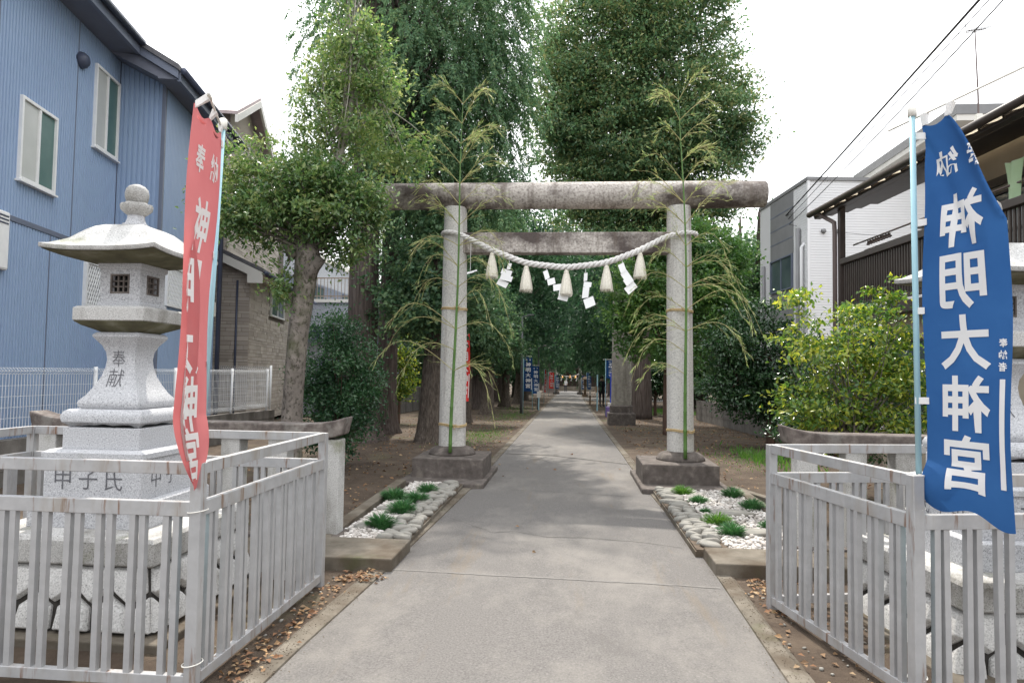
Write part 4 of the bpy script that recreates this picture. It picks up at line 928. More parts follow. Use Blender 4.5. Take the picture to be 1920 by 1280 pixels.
# far avenue closing over the path; inner crowns added to block sky light
far = [(-4.6,58,1.2,'frond'),(4.3,45,1.0,'leaf'),(4.6,56,1.15,'frond'),(-4.4,70,1.3,'frond'),(4.2,70,1.25,'frond'),(-4.8,88,1.5,'frond'),(4.6,88,1.5,'frond'),(-6.8,34,1.1,'leaf'),(-7.6,48,1.4,'leaf'),(7.4,40,1.2,'leaf'),(8.2,58,1.5,'leaf'),(-9,66,1.6,'leaf'),(-2.9,108,1.9,'frond'),(3.4,112,1.9,'frond'),(-6.2,56,1.35,'leaf'),(6.4,64,1.4,'leaf'),(7.2,27,.9,'leaf'),(11,36,1.2,'leaf'),(12,50,1.5,'leaf'),(-13,58,1.6,'leaf'),(-2.7,84,1.9,'frond'),(4.0,38,1.0,'frond'),(-4.6,33,1.0,'leaf'),(-4.9,45,1.1,'frond')]
far_lab = ['dark cedar on the slim red banner side arching over the avenue','leafy tree arching over the avenue behind the tall stone column','dark cedar just before the far gate on the stone column side',
 'drooping cedar beside the far gate on the lamp post side','drooping cedar beside the far gate on the stone column side','tall cedar beyond the far gate on the lamp post side','tall cedar beyond the far gate on the stone column side',
 'broad tree behind the clipped avenue row by the grey flats','deep green tree beyond the clipped avenue row','broad tree behind the small pruned tree','big round tree far behind the small pruned tree','big round tree far beyond the clipped avenue row','tall dark cedar behind the shrine hall roof on the lamp post side','tall dark cedar behind the shrine hall roof on the stone column side','deep green tree between the avenue row and the far cedars','deep green tree between the stone column and the far cedars','round tree beyond the low block wall','round tree rising behind the white flat-roofed house','big tree far behind the white flat-roofed house','big tree far behind the grey flats','very tall cedar just behind the far gate','dark cedar arching over the avenue beyond the rear column','leafy tree arching over the avenue from behind the clipped row','dark cedar arching over the avenue behind the clipped row']
for k, (x, y, s, st) in enumerate(far):
    sx = -1 if x < 0 else 1; inn = -sx*1.0
    bl = [(inn*1.2*s,0,5.2*s,2.6*s,2.2*s,2.6*s),(inn*2.9*s,-.5,4.0*s,2.0*s,1.6*s,1.5*s),(0,-.3,2.4*s,1.7*s,1.5*s,1.1*s),(0,0,9*s,2.8*s,2.4*s,4.2*s),(-inn*.9*s,0,4.2*s,1.8*s,1.6*s,2.2*s),(inn*3.2*s,0,8*s,2.2*s,1.6*s,3.2*s)]
    if abs(x) > 6: bl = [(0,0,4.2*s,2.4*s,2.2*s,2.4*s),(.8,0,6.5*s,1.9*s,1.8*s,1.8*s),(-.9,0,3.0*s,1.7*s,1.6*s,1.4*s),(1.2,0,2.2*s,1.6*s,1.5*s,1.3*s),(-.6,0,1.4*s,1.6*s,1.4*s,.8*s)]
    tree('cedar_tree' if st == 'frond' else 'avenue_tree', far_lab[k], 'tree', (x, y, gz(y)), [(0,0,-.1),(0,0,2),(.0,0,5*s),(0,0,9*s)], [.36*s,.3*s,.22*s,.05],
         bl, LF_FAR if abs(x) < 6 else LF_GINK, BARK_CEDAR, 60+k, style=st, n=900, per=26, cr=.36, ln=.26 if st == 'frond' else .2, wd=.09 if st == 'frond' else .13, length=1.1, nl=24, r0=.05, zr=(.3, .9), zmin=(1.6 if abs(x) < 6 else .5)*s, group='avenue trees', flare=.3)

# mondo grass tufts in the gravel
LF_MONDO = leafmat('mondo_blade', [(.045,.14,.05),(.065,.18,.06),(.04,.12,.05),(.10,.20,.07)], trans=.3, rough=.45)
LF_SUNNY = leafmat('sedum_blade', [(.08,.20,.035),(.12,.24,.05),(.06,.16,.03)], trans=.3, rough=.45)
def tuft(x, y, s, hgt, m, seed, label, grp, n=760):
    rng = np.random.default_rng(seed); t = empty('grass_tuft', (x, y, .06), 0, label, 'plant', grp)
    a = rng.uniform(0, 6.28, n); r = np.sqrt(rng.uniform(0, 1, n))*s*.62*(1+.25*np.sin(3*a+seed))
    P = np.stack([r*np.cos(a), r*np.sin(a)*.8, np.zeros(n)], 1); D0 = np.stack([np.cos(a)*r/s*.9, np.sin(a)*r/s*.9, np.full(n, 1.0)], 1)+rng.normal(size=(n, 3))*.28; D0[:, 2] = np.abs(D0[:, 2])+.25; D0 = unit(D0)
    l = hgt*1.05*rng.uniform(.6, 1.2, n)*(1.1-.55*(r/(s*.7))**2); Nn = np.stack([-np.cos(a), -np.sin(a), np.full(n, .4)], 1)
    P2 = P+D0*l[:, None]*.62; D1 = unit(D0+np.array([0, 0, -.55])+np.stack([np.cos(a), np.sin(a), 0*a], 1)*.35)
    PP = np.concatenate([P, P2]); DD = np.concatenate([D0, D1]); LL = np.concatenate([l*.75, l*.6])
    link('blades', leaf_mesh('blades', PP, DD, np.concatenate([Nn, Nn]), LL, LL*.075+.003, fold=.1), m, t)
    MB().lathe([(s*.55, 0), (s*.5, .015), (s*.2, .03)], 12).build('root_clump', SOIL, t)
G = 'grass tufts in the gravel beds'
for k, (x, y, s, h, lab) in enumerate(((-2.0,7.75,.20,.12,'mondo grass tuft against the kerb of the red banner side bed'),(-1.72,8.22,.15,.11,'small mondo grass tuft closest to the gate plinth in the red banner side bed'),(-1.71,7.6,.15,.12,'mondo grass tuft behind the widest clump in the red banner side bed'),
        (-1.73,7.02,.17,.13,'widest mondo grass clump beside the river stones'),(-1.76,6.36,.16,.12,'mondo grass tuft by the concrete threshold slab'))):
    tuft(x, y, s, h, LF_MONDO, 70+k, lab, G)
for k, (x, y, s, h, m, lab) in enumerate(((1.40,8.70,.17,.10,LF_SUNNY,'bright sedum clump closest to the gate plinth in the blue banner side bed'),(1.50,8.18,.14,.08,LF_MONDO,'low creeping tuft beside the bright sedum'),(1.98,8.62,.15,.11,LF_MONDO,'round dark tuft by the far kerb of the blue banner side bed'),
        (2.02,7.86,.17,.11,LF_MONDO,'round tuft beside the flat stepping stone and kerb'),(1.45,7.55,.06,.06,LF_MONDO,'tiny tuft beside the river stones'),(1.47,7.05,.20,.10,LF_SUNNY,'spreading bright yellow-green clump beside the river stones'),
        (1.50,6.56,.14,.11,LF_MONDO,'tuft beside the largest river stone'),(1.93,6.9,.11,.08,LF_MONDO,'small tuft by the steel fence post'))):
    tuft(x, y, s, h, m, 80+k, lab, G, 620)
# weeds and grass patches under the trees
rng = np.random.default_rng(99); n = 5200
cx_ = rng.choice(5, n, p=[.30,.22,.2,.16,.12]); cc = np.array([(4.4,33,1.3,2.5),(-2.3,27,.7,3),(-2.2,17,.6,2.5),(3.4,13,.8,1.6),(-2.6,34,.8,4)])[cx_]
P = np.stack([cc[:, 0]+rng.normal(size=n)*cc[:, 2]*.6, cc[:, 1]+rng.normal(size=n)*cc[:, 3]*.6, np.zeros(n)], 1); P = P[(P[:, 0] < -1.6) | (P[:, 0] > 1.3)]
P[:, 2] = [gz(y) for y in P[:, 1]]; n = len(P); l = rng.uniform(.03, .09, n)*np.where(P[:, 0] > 3.2, 2.2, .8)
g = link('grass', leaf_mesh('grass', P, np.stack([rng.normal(size=n)*.4, rng.normal(size=n)*.4, np.ones(n)], 1), rng.normal(size=(n, 3)), l, l*.14+.004), LF_SUNNY)
tag(g, 'sparse short grass and weeds growing on the bare earth', 'grass', kind='stuff')
# fallen leaves
LITTER = leafmat('fallen_leaf', [(.22,.11,.055),(.16,.085,.045),(.32,.20,.10),(.11,.065,.04),(.40,.29,.17)], trans=.1, rough=.8)
rng = np.random.default_rng(5)
def band(n, fx, fy): return np.stack([fx(n), fy(n)], 1)
U = rng.uniform
S = [np.stack([-1.64+rng.normal(size=190)*.06, U(3.0, 5.2, 190)], 1), np.stack([-1.55+rng.normal(size=90)*.10, U(4.9, 5.2, 90)], 1), np.stack([1.32+np.abs(rng.normal(size=170))*.16, U(4.6, 5.42, 170)], 1),
     np.stack([U(-1.9,-1.6,60), U(3,5,60)], 1), np.stack([U(1.2,1.7,80), U(3.2,5,80)], 1),
     np.stack([U(-6,-1.5,1900), U(9.5,26,1900)], 1), np.stack([U(1.3,5,1700), U(9.5,28,1700)], 1), np.stack([U(-1.2,.9,26), U(5,30,26)], 1),
     np.stack([U(-4.8,-2.2,500), U(6.3,9.2,500)], 1), np.stack([U(2.4,5,300), U(6.5,9.2,300)], 1), np.stack([U(-6,-1.6,900), U(26,60,900)], 1), np.stack([U(1.2,5,700), U(26,60,700)], 1)]
Q = np.concatenate(S); n = len(Q); Z = np.array([ (path_z(x, y)+.004 if pl(y) < x < pr(y) else gz(y)+.024 if pl(y)-.15 < x < pr(y)+.15 else gz(y)+.006) for x, y in Q])
P = np.column_stack([Q, Z]); D = np.stack([rng.normal(size=n), rng.normal(size=n), rng.normal(size=n)*.12], 1); l = U(.025, .06, n)*np.where(Q[:, 1] > 9, 1.25, .85)
P[:, 2] += .004
g = link('fallen_leaves', leaf_mesh('fallen_leaves', P, D, rng.normal(size=(n, 3))*.35+np.array([0, 0, 1]), l, l*.6, fold=.3), LITTER)
tag(g, 'dry brown fallen leaves scattered along the path edges and under trees', 'leaves', kind='stuff')
P = np.stack([U(-1.95, 1.9, 500), U(3.0, 5.4, 500), np.zeros(500)], 1); P = P[(P[:, 0] < -1.62) | (P[:, 0] > 1.26)]
g = link('pebbles', pebbles('pebbles', P+np.array([0, 0, .006]), U(.004, .016, len(P)), rng), STONE); tag(g, 'small loose pebbles on the earth beside the path', 'pebbles', kind='stuff')
GRITM = mat('grit', [(.3, (.09,.07,.05)), (.7, (.20,.165,.125))], scale=40, rough=.95)
n = 5200; yy_ = U(2.9, 13, n)**1.0; sd_ = rng.choice([-1, 1], n); off_ = .12-np.abs(rng.normal(size=n))*.085
xx_ = np.array([(pl(y) if q < 0 else pr(y))+q*o for y, q, o in zip(yy_, sd_, off_)]); zz_ = np.array([max(path_z(x, y) if pl(y) < x < pr(y) else .02, .018) for x, y in zip(xx_, yy_)])
g = link('grit', pebbles('grit', np.stack([xx_, yy_, zz_+.001], 1), U(.0012, .0042, n), rng), GRITM); tag(g, 'crumbs of earth and grit spilled along the path edges', 'grit', kind='stuff')

# ---------------------------------------------------------------- blue corrugated house
BLUESID = mat('blue_siding', [(.3, (.27,.36,.52)), (.7, (.30,.40,.56))], scale=.9, rough=.45, spec=.4, stretch=(1,1,.3))
NAVY = mat('navy_trim', [(.3, (.055,.065,.10)), (.7, (.075,.085,.125))], scale=2, rough=.4)
GREYTRIM = mat('grey_trim', [(.3, (.13,.15,.20)), (.7, (.16,.18,.235))], scale=2, rough=.45)
SOFFIT = mat('soffit', [(.3, (.14,.15,.19)), (.7, (.17,.18,.22))], scale=2, rough=.6)
FROST = mat('frosted_glass', [(.3, (.42,.43,.41)), (.7, (.50,.51,.49))], scale=1.5, rough=.25, spec=.5)
SCREEN = mat('green_screen', [(.3, (.06,.13,.12)), (.7, (.09,.17,.155))], scale=3, rough=.35, spec=.5)
ROOFTILE = mat('roof_slate', [(.3, (.08,.08,.09)), (.7, (.14,.135,.14))], scale=8, rough=.6)
def corr(mb, p0, p1, z0, z1a, z1b, out, pitch=.072, dep=.022):
    """ribbed metal sheet between two plan points, tops z1a..z1b, ribs standing out along 'out'"""
    p0 = Vector(p0); p1 = Vector(p1); Lh = (p1-p0).length; n = int(Lh/pitch); o = Vector(out); k = len(mb.v); prof = []
    for i in range(n):
        for (f, d) in ((0, 0), (.16, 0), (.26, 1), (.80, 1), (.90, 0)): prof.append(((i+f)/n, d*dep))
    prof.append((1, 0))
    for (t, d) in prof:
        p = p0+(p1-p0)*t+o*d; zt = z1a*(1-t)+z1b*t
        mb.v += [(p.x, p.y, z0), (p.x, p.y, zt)]
    for i in range(len(prof)-1): mb.f.append((k+2*i, k+2*i+2, k+2*i+3, k+2*i+1))
    return mb
def slider(parent, face, a0, a1, z0, z1, d=.045, fm=None, pm=(None, None), name='window'):
    """two-pane sliding window; face(a, out, z) -> local point, a along the wall"""
    fm = fm or WHITEPAINT
    def bx(mb, A0, A1, O0, O1, Z0, Z1):
        P = [face(A, O, Z) for Z in (Z0, Z1) for (A, O) in ((A0, O0), (A1, O0), (A1, O1), (A0, O1))]
        return mb.add(P, [(0,3,2,1),(4,5,6,7),(0,1,5,4),(1,2,6,5),(2,3,7,6),(3,0,4,7)])
    f = .045; m = (a0+a1)/2; b = MB()
    bx(b, a0, a0+f, -.02, d, z0, z1); bx(b, a1-f, a1, -.02, d, z0, z1); bx(b, a0+f, a1-f, -.02, d, z1-f, z1); bx(b, a0+f, a1-f, -.02, d+.02, z0, z0+f)
    w_ = b.build(name, fm, parent)
    b = MB(); bx(b, m-.022, m+.022, .006, d-.008, z0+f, z1-f); b.build('mullion', fm, w_)
    b = MB(); bx(b, a0+f, m-.022, .006, .014, z0+f, z1-f); b.build('pane', pm[0] or GLASS, w_)
    b = MB(); bx(b, m+.022, a1-f, .0, .008, z0+f, z1-f); b.build('pane', pm[1] or GLASS, w_)
    return w_
H = empty('house', (-8.0, 9.03, 0), R_(12), 'blue-grey house clad in vertical corrugated metal with white windows', 'house')
corr(MB(), (0, -4.5), (0, 3.14), 3.66, 7.60, 7.60, (1, 0)).build('upper_siding', BLUESID, H)
corr(MB(), (0, -4.5), (0, 3.14), .0, 3.60, 3.60, (1, 0)).build('lower_siding', BLUESID, H)
corr(MB(), (.0, 3.14), (.83, 3.14), .0, 7.62, 7.18, (0, -1), .085, .024).build('return_siding', BLUESID, H)
corr(MB(), (.83, 3.14), (.83, 6.55), .0, 7.15, 7.15, (1, 0)).build('bay_siding', BLUESID, H)
MB().box(-6, -.03, -4.5, 9, 0, 7.3).box(-.02, .80, 3.17, 6.54, 0, 6.95).build('wall_core', NAVY, H)
for (yy_, za, zb) in ((.95, 0, 3.58), (-1.3, 0, 3.58), (1.55, 3.68, 7.34), (-.55, 3.68, 7.34)): MB().box(.0, .027, yy_-.012, yy_+.012, za, zb).build('panel_joint', GREYTRIM, H)
MB().box(.0, .035, -4.5, 3.12, 3.59, 3.67).build('belt_trim', GREYTRIM, H, bevel=.006)
MB().box(.79, .86, 3.10, 3.17, 0, 7.16).build('corner_trim', GREYTRIM, H, bevel=.006)
MB().box(-.03, .03, 3.09, 3.13, 0, 7.55).build('inner_trim', NAVY, H)
rp = lambda x: 7.78-.58*x
def roof_slab(mb, x0, x1, y0, y1, th=.10):
    v = [(x, y, rp(x)+dz) for y in (y0, y1) for (x, dz) in ((x0, 0), (x1, 0), (x1, th), (x0, th))]
    mb.add(v, [(0,1,2,3),(7,6,5,4),(0,4,5,1),(1,5,6,2),(2,6,7,3),(3,7,4,0)])
mb = MB(); roof_slab(mb, -6, .55, -5, 2.55); rf = mb.build('roof', ROOFTILE, H)
mb = MB(); roof_slab(mb, -6, 1.26, 2.56, 7.1); rf2 = mb.build('roof', ROOFTILE, H)
MB().box(.02, .50, -5, 2.9, 7.34, 7.37).build('soffit', SOFFIT, H)
MB().box(.49, .56, -5, 2.62, 7.30, 7.50).build('fascia', GREYTRIM, H, bevel=.006)
MB().tube([(.62, -5, 7.50), (.62, 2.55, 7.50)], .062, 10).build('gutter', NAVY, H, smooth=True)
mb = MB(); mb.prism([(.56, rp(.56)-.16), (1.24, rp(1.24)-.16), (1.24, rp(1.24)-.002), (.56, rp(.56)-.002)], 2.60, 2.66, 'y'); mb.build('rake_board', GREYTRIM, H)
MB().box(.86, 1.22, 2.67, 7.08, 6.90, 6.93).build('soffit', SOFFIT, H)
MB().prism([(.0, 7.38), (.56, 7.30), (1.22, 6.93), (.86, 6.93), (.02, 7.34)], 2.67, 3.10, 'y').build('soffit', SOFFIT, H)
MB().box(1.205, 1.27, 2.66, 7.1, 6.86, 7.04).build('fascia', GREYTRIM, H)
MB().tube([(1.33, 2.62, 7.05), (1.33, 7.15, 7.05)], .06, 10).build('gutter', NAVY, H, smooth=True)
fA = lambda a, o, z: (o+.022, a, z)
slider(H, fA, .0, .96, 4.22, 5.45, pm=(FROST, SCREEN)); slider(H, fA, 2.12, 3.04, 5.40, 6.88, pm=(FROST, SCREEN))
for (a0, a1, z0) in ((.0, .96, 4.19), (2.12, 3.04, 5.37)): MB().box(.012, .10, a0-.02, a1+.02, z0, z0+.028).build('sill', WHITEPAINT, H)
mb = MB().lathe([(.135, 0), (.14, .03), (.125, .08), (.09, .12), (.03, .14)], 24)
v = mb.build('vent_hood', NAVY, H, smooth=True, loc=(.014, 1.63, 6.70)); v.rotation_euler = (0, R_(90), 0)
def lattice(fc, a0, a1, z0, z1):
    b = MB(); f = .05
    def bx(mb, A0, A1, O0, O1, Z0, Z1):
        P = [fc(A, O, Z) for Z in (Z0, Z1) for (A, O) in ((A0, O0), (A1, O0), (A1, O1), (A0, O1))]
        mb.add(P, [(0,3,2,1),(4,5,6,7),(0,1,5,4),(1,2,6,5),(2,3,7,6),(3,0,4,7)])
    for q in ((a0, a0+f, z0, z1), (a1-f, a1, z0, z1), (a0+f, a1-f, z0, z0+f), (a0+f, a1-f, z1-f, z1)): bx(b, q[0], q[1], 0, .06, q[2], q[3])
    w_ = b.build('lattice_window', WHITEPAINT, H)
    b = MB(); bx(b, a0+f, a1-f, .0, .006, z0+f, z1-f); b.build('pane', GLASS, w_)
    for sg in (1, -1):
        b = MB(); hh = z1-z0-2*f; run = hh*.5; q = a0+f-run
        while q < a1-f:
            t0 = max(0, (a0+f-q)/run); t1 = min(1, (a1-f-q)/run)
            if t1 > t0+.02:
                za, zb_ = (z0+f+hh*t0, z0+f+hh*t1) if sg > 0 else (z1-f-hh*t0, z1-f-hh*t1)
                A = Vector(fc(q+run*t0, .03+.008*sg, za)); B = Vector(fc(q+run*t1, .03+.008*sg, zb_)); b.beam(A, B, .016, .016)
            q += .078
        b.build('lattice_bars', WHITEPAINT, w_, kind='stuff')
lattice(fA, 2.02, 3.06, 2.58, 3.38)
fC = lambda a, o, z: (.844+o, a, z)
lattice(fC, 3.42, 4.85, 2.74, 3.56)
b = MB().box(.014, .09, -1.15, -.19, 2.86, 3.68); ub = b.build('shutter_box', WHITEPAINT, H, bevel=.03)
for z in (3.50, 3.55, 3.60): MB().box(.085, .096, -.55, -.24, z, z+.02).build('slot', NAVY, ub)
MB().box(.85, .93, 6.1, 6.4, 2.75, 3.1).build('meter_box', CREAM, H, bevel=.01)
MB().tube([(.93, 6.62, 0), (.93, 6.62, 6.75), (1.15, 6.62, 6.98)], .055, 10).build('downpipe', NAVY, H, smooth=True)

# ---------------------------------------------------------------- beige stone-clad house
CLAD = leafmat('stone_cladding', [(.33,.29,.25),(.42,.37,.32),(.48,.43,.375),(.37,.325,.28),(.45,.40,.36)], trans=0, rough=.9)
MORTAR = mat('mortar', [(.3, (.10,.085,.07)), (.7, (.14,.12,.10))], scale=8, rough=.95)
BEIGE0 = mat('beige_board', [(.3, (.30,.26,.21)), (.7, (.36,.31,.255))], scale=2, rough=.8)
EAVE = mat('eave_white', [(.3, (.62,.60,.56)), (.7, (.70,.68,.64))], scale=2, rough=.6)
def cladding(mb, face, a0, a1, z0, ztop, seed, hole=None):
    r = random.Random(seed); z = z0
    while True:
        h = r.choice((.075, .10, .125)); a = a0-r.uniform(0, .3)
        if z > max(ztop(a0), ztop(a1)): break
        while a < a1:
            l = r.uniform(.18, .52); A0, A1 = max(a, a0)+.004, min(a+l, a1)-.004; zt = min(z+h, ztop((A0+A1)/2)); o = r.uniform(.006, .022)
            inh = hole and A1 > hole[0] and A0 < hole[1] and z+h > hole[2] and z < hole[3]
            if A1-A0 > .02 and zt-z > .02 and not inh:
                P = [face(A, O, Z) for Z in (z+.005, zt-.004) for (A, O) in ((A0, -.01), (A1, -.01), (A1, o), (A0, o))]
                mb.add(P, [(4,5,6,7),(0,1,5,4),(1,2,6,5),(2,3,7,6),(3,0,4,7)])
            a += l
        z += h
    return mb
def quick(mb, name, m, parent, kind=None):
    me = bpy.data.meshes.new(name); me.from_pydata(mb.v, [], mb.f); o = link(name, me, m, parent)
    if kind: o['kind'] = kind
    return o
H = empty('house', (-8.83, 18.0, 0), R_(12), 'beige stone-clad house with white eaves and dark gutters behind the mesh fence', 'house')
MB().box(-5, -.012, .012, 9, 0, 4.3).box(-5, -1.0, 1.2, 9, 4.3, 8.6).build('wall', MORTAR, H)
quick(cladding(MB(), lambda a, o, z: (a, -o, z), -3.2, 0, 0, lambda a: 4.32-.50*a if a < 0 else 4.32, 1), 'front_cladding', CLAD, H, 'stuff')
quick(cladding(MB(), lambda a, o, z: (o, a, z), 0, 7, 0, lambda a: 4.3, 2, (2.4, 4.4, 3.15, 4.1)), 'side_cladding', CLAD, H, 'stuff')
quick(cladding(MB(), lambda a, o, z: (a, 1.2-o, z), -4, -1.0, 4.5, lambda a: 8.6, 3, (-2.3, -1.55, 5.1, 6.2)), 'upper_cladding', CLAD, H, 'stuff')
quick(cladding(MB(), lambda a, o, z: (-1.0+o, a, z), 1.2, 8, 4.5, lambda a: 8.6, 4), 'upper_side_cladding', CLAD, H, 'stuff')
slider(H, lambda a, o, z: (o+.012, a, z), 2.45, 4.35, 3.18, 4.06); slider(H, lambda a, o, z: (a, 1.19-o, z), -2.25, -1.6, 5.15, 6.15, fm=NAVY)
def slab(mb, pts, th):
    n = len(pts); mb.add(list(pts)+[(p[0], p[1], p[2]+th) for p in pts], [tuple(range(n))[::-1], tuple(range(n, 2*n))]+[(i, (i+1) % n, (i+1) % n+n, i+n) for i in range(n)])
mb = MB(); slab(mb, [(-3.6,-.35,6.0),(.42,-.35,4.16),(.42,8,4.16),(-3.6,8,6.0)], .10); mb.build('lower_roof', ROOFTILE, H)
mb = MB(); mb.prism([(-3.6,5.75),(.0,4.10),(.0,3.86),(.40,3.86),(.40,4.155),(-3.6,5.995)], -.34, -.28, 'y'); mb.build('rake_board', EAVE, H)
MB().box(.01, .40, -.28, 8, 4.08, 4.13).build('soffit', EAVE, H)
MB().tube([(.47, -.3, 4.14), (.47, 8, 4.14)], .06, 8).build('gutter', NAVY, H, smooth=True)
MB().tube([(-.32, -.06, 0), (-.32, -.06, 3.95)], .03, 8).build('downpipe', NAVY, H, smooth=True)
ROSE = mat('rose_tiles', [(.3, (.34,.27,.27)), (.7, (.46,.38,.38))], scale=6, stretch=(1,6,1), rough=.6)
mb = MB(); slab(mb, [(-5,.45,8.75),(-.62,.45,8.75),(-.62,3.0,10.15),(-5,3.0,10.15)], .09); slab(mb, [(-5,3.0,10.15),(-.62,3.0,10.15),(-.62,5.6,8.7),(-5,5.6,8.7)], .09); mb.build('upper_roof', ROSE, H)
MB().prism([(.45,8.52),(3.0,9.92),(5.6,8.47),(5.6,8.69),(3.0,10.14),(.45,8.74)], -.68, -.60, 'x').build('rake_board', EAVE, H)
MB().prism([(1.2,8.6),(1.2,9.1),(3.0,9.9),(4.9,8.9),(4.9,8.6)], -1.3, -1.01, 'x').build('gable_wall', BEIGE0, H)

# ---------------------------------------------------------------- grey tiled flats further back
FLAT = mat('grey_mosaic', [(.35, (.20,.215,.25)), (.5, (.33,.345,.385)), (.65, (.47,.485,.52))], scale=26, detail=2, rough=.7)
H = empty('apartment_block', (-13.0, 24, 0), 0, 'grey mosaic-tiled apartment block with white copings behind the trees', 'building')
MB().box(-9, 0, 0, 40, -.8, 7.2).build('wall', FLAT, H)
MB().box(-9.1, .10, -.1, 40.1, 7.2, 7.42).build('coping', EAVE, H)
MB().box(.002, .04, 1.0, 30, 4.55, 5.9).build('recess_shade', GREYTRIM, H)  # flat dark strip on the wall stands in for a shaded balcony recess
MB().box(.03, .75, 3, 28, 3.3, 4.5).build('balcony', FLAT, H); MB().box(.0, .82, 2.95, 28.05, 4.5, 4.62).build('balcony_coping', EAVE, H)
for k in range(5): slider(H, lambda a, o, z: (.04+o, a, z), 3.5+5*k, 5.6+5*k, 4.7, 5.8, fm=NAVY)
H2 = empty('terrace_house', (-11.2, 31, gz(31)), 0, 'pale terrace building with brown balcony railing behind the pollarded tree', 'building')
MB().box(-1.4, 1.6, 0, 9, 0, 4.9).build('wall', FLAT, H2); MB().box(-1.5, 1.7, -.1, 9.1, 4.9, 5.05).build('coping', EAVE, H2)
RAILM = mat('brown_rail', [(.3, (.22,.17,.13)), (.7, (.28,.22,.17))], scale=5, rough=.5)
b = MB()
for (a, c) in (((-1.4, 0), (1.6, 0)), ((1.6, 0), (1.6, 9))):
    b.beam((*a, 6.05), (*c, 6.05), .05, .05); b.beam((*a, 5.2), (*c, 5.2), .04, .04); n = int(math.dist(a, c)/.16)
    for i in range(n+1): x = a[0]+(c[0]-a[0])*i/n; y = a[1]+(c[1]-a[1])*i/n; b.beam((x, y, 5.05), (x, y, 6.05), .022, .022)
b.build('railing', RAILM, H2, kind='stuff')
for k in range(3): slider(H2, lambda a, o, z: (a, -.002-o, z), -1.2+.95*k, -.45+.95*k, 2.6, 3.8, fm=NAVY)
H3 = empty('garage', (-9.2, 25, gz(25)), 0, 'low grey rendered outbuilding seen between the cedars and the young tree', 'building')
MB().box(-1.6, 1.7, 0, 5, 0, 2.7).build('wall', FLAT, H3); MB().box(-1.75, 1.85, -.15, 5.15, 2.7, 2.85).build('roof', GREYTRIM, H3); MB().box(-.4, .9, -.03, -.002, 0, 2.1).build('shutter', GREYTRIM, H3)

# ---------------------------------------------------------------- white boxy house on the right
WHITESID = mat('white_siding', [(.3, (.70,.70,.715)), (.7, (.76,.76,.77))], scale=1, rough=.55)
PANEL = mat('grey_panel', [(.3, (.20,.20,.205)), (.7, (.24,.24,.245))], scale=2, rough=.5)
def lapped(mb, p0, p1, z0, z1, out, pitch=.075, dep=.007):
    z = z0; p0 = Vector(p0); p1 = Vector(p1); o = Vector(out)
    while z < z1-.01:
        zt = min(z+pitch, z1); a, c = p0+o*dep, p1+o*dep; k = len(mb.v)
        mb.v += [(p0.x, p0.y, z), (p1.x, p1.y, z), (a.x, a.y, z+.012), (c.x, c.y, z+.012), (a.x, a.y, zt), (c.x, c.y, zt)]
        mb.f += [(k, k+1, k+3, k+2), (k+2, k+3, k+5, k+4)]; z += pitch
    return mb
H = empty('house', (6.7, 20.0, 0), R_(5), 'white flat-roofed house with a dark grey vertical panel and tall window', 'house')
MB().box(.01, 7, .01, 3.74, 0, 7.2).build('wall', PANEL, H)
lapped(MB(), (0, 0), (7, 0), 0, 7.18, (0, -1)).build('front_siding', WHITESID, H); lapped(MB(), (0, 0), (0, 3.75), 0, 7.18, (-1, 0)).build('side_siding', WHITESID, H)
MB().box(-.035, .035, -.035, .035, 0, 7.2).build('corner_trim', WHITESID, H)
MB().box(-.05, 7.05, -.05, 3.8, 7.18, 7.28).build('coping', PANEL, H)
pn = MB().box(-.03, 0, 1.0, 2.78, 5.27, 7.16).build('grey_panel', PANEL, H)
for z in (5.75, 6.2, 6.65): MB().box(-.036, -.03, 1.0, 2.78, z, z+.03).build('panel_joint', GREYTRIM, pn)
MB().box(-.03, 0, 1.0, 2.78, 0, 4.18).build('grey_panel', PANEL, H)
slider(H, lambda a, o, z: (-.02-o, a, z), 1.03, 2.75, 4.20, 5.26, fm=GREYTRIM, pm=(GLASS, GLASS))
MB().tube([(-.08, .52, 0), (-.08, .52, 5.9)], .07, 8).build('downpipe', PANEL, H, smooth=True); MB().tube([(-.07, 3.3, 0), (-.07, 3.3, 5.2)], .06, 8).build('downpipe', PANEL, H, smooth=True)
MB().tube([(-.08, .28, 0), (-.08, .28, 5.3), (-.0, .28, 5.4)], .05, 8).build('downpipe', WHITESID, H, smooth=True)
for x in (.42, .85):
    v = MB().lathe([(.07, 0), (.07, .05), (.03, .08)], 12).build('vent', PANEL, H, smooth=True, loc=(x, -.016, 5.72)); v.rotation_euler.x = R_(90)

# ---------------------------------------------------------------- brown house with balcony
BROWN = mat('brown_alu', [(.3, (.045,.036,.033)), (.7, (.065,.052,.047))], scale=4, rough=.4)
BROWNP = mat('brown_pipe', [(.3, (.13,.10,.095)), (.7, (.16,.125,.115))], scale=4, rough=.5)
BEIGE = mat('beige_render', [(.3, (.30,.255,.20)), (.7, (.36,.31,.245))], scale=1.5, rough=.9, bump=.2, bscale=80, bdist=.003)
POLY = mat('polycarbonate', [(.3, (.70,.66,.58)), (.7, (.78,.74,.66))], scale=3, rough=.3)
_n = POLY.node_tree; _t = _n.nodes.new('ShaderNodeBsdfTranslucent'); _m = _n.nodes.new('ShaderNodeMixShader'); _m.inputs[0].default_value = .6; _t.inputs[0].default_value = (.85, .80, .70, 1)
_n.links.new(_n.nodes['Principled BSDF'].outputs[0], _m.inputs[1]); _n.links.new(_t.outputs[0], _m.inputs[2]); _n.links.new(_m.outputs[0], _n.nodes['Material Output'].inputs[0])
H = empty('house', (5.14, 13.5, 0), R_(4.3), 'brown and beige two-storey house with slatted balcony and lean-to roof', 'house')
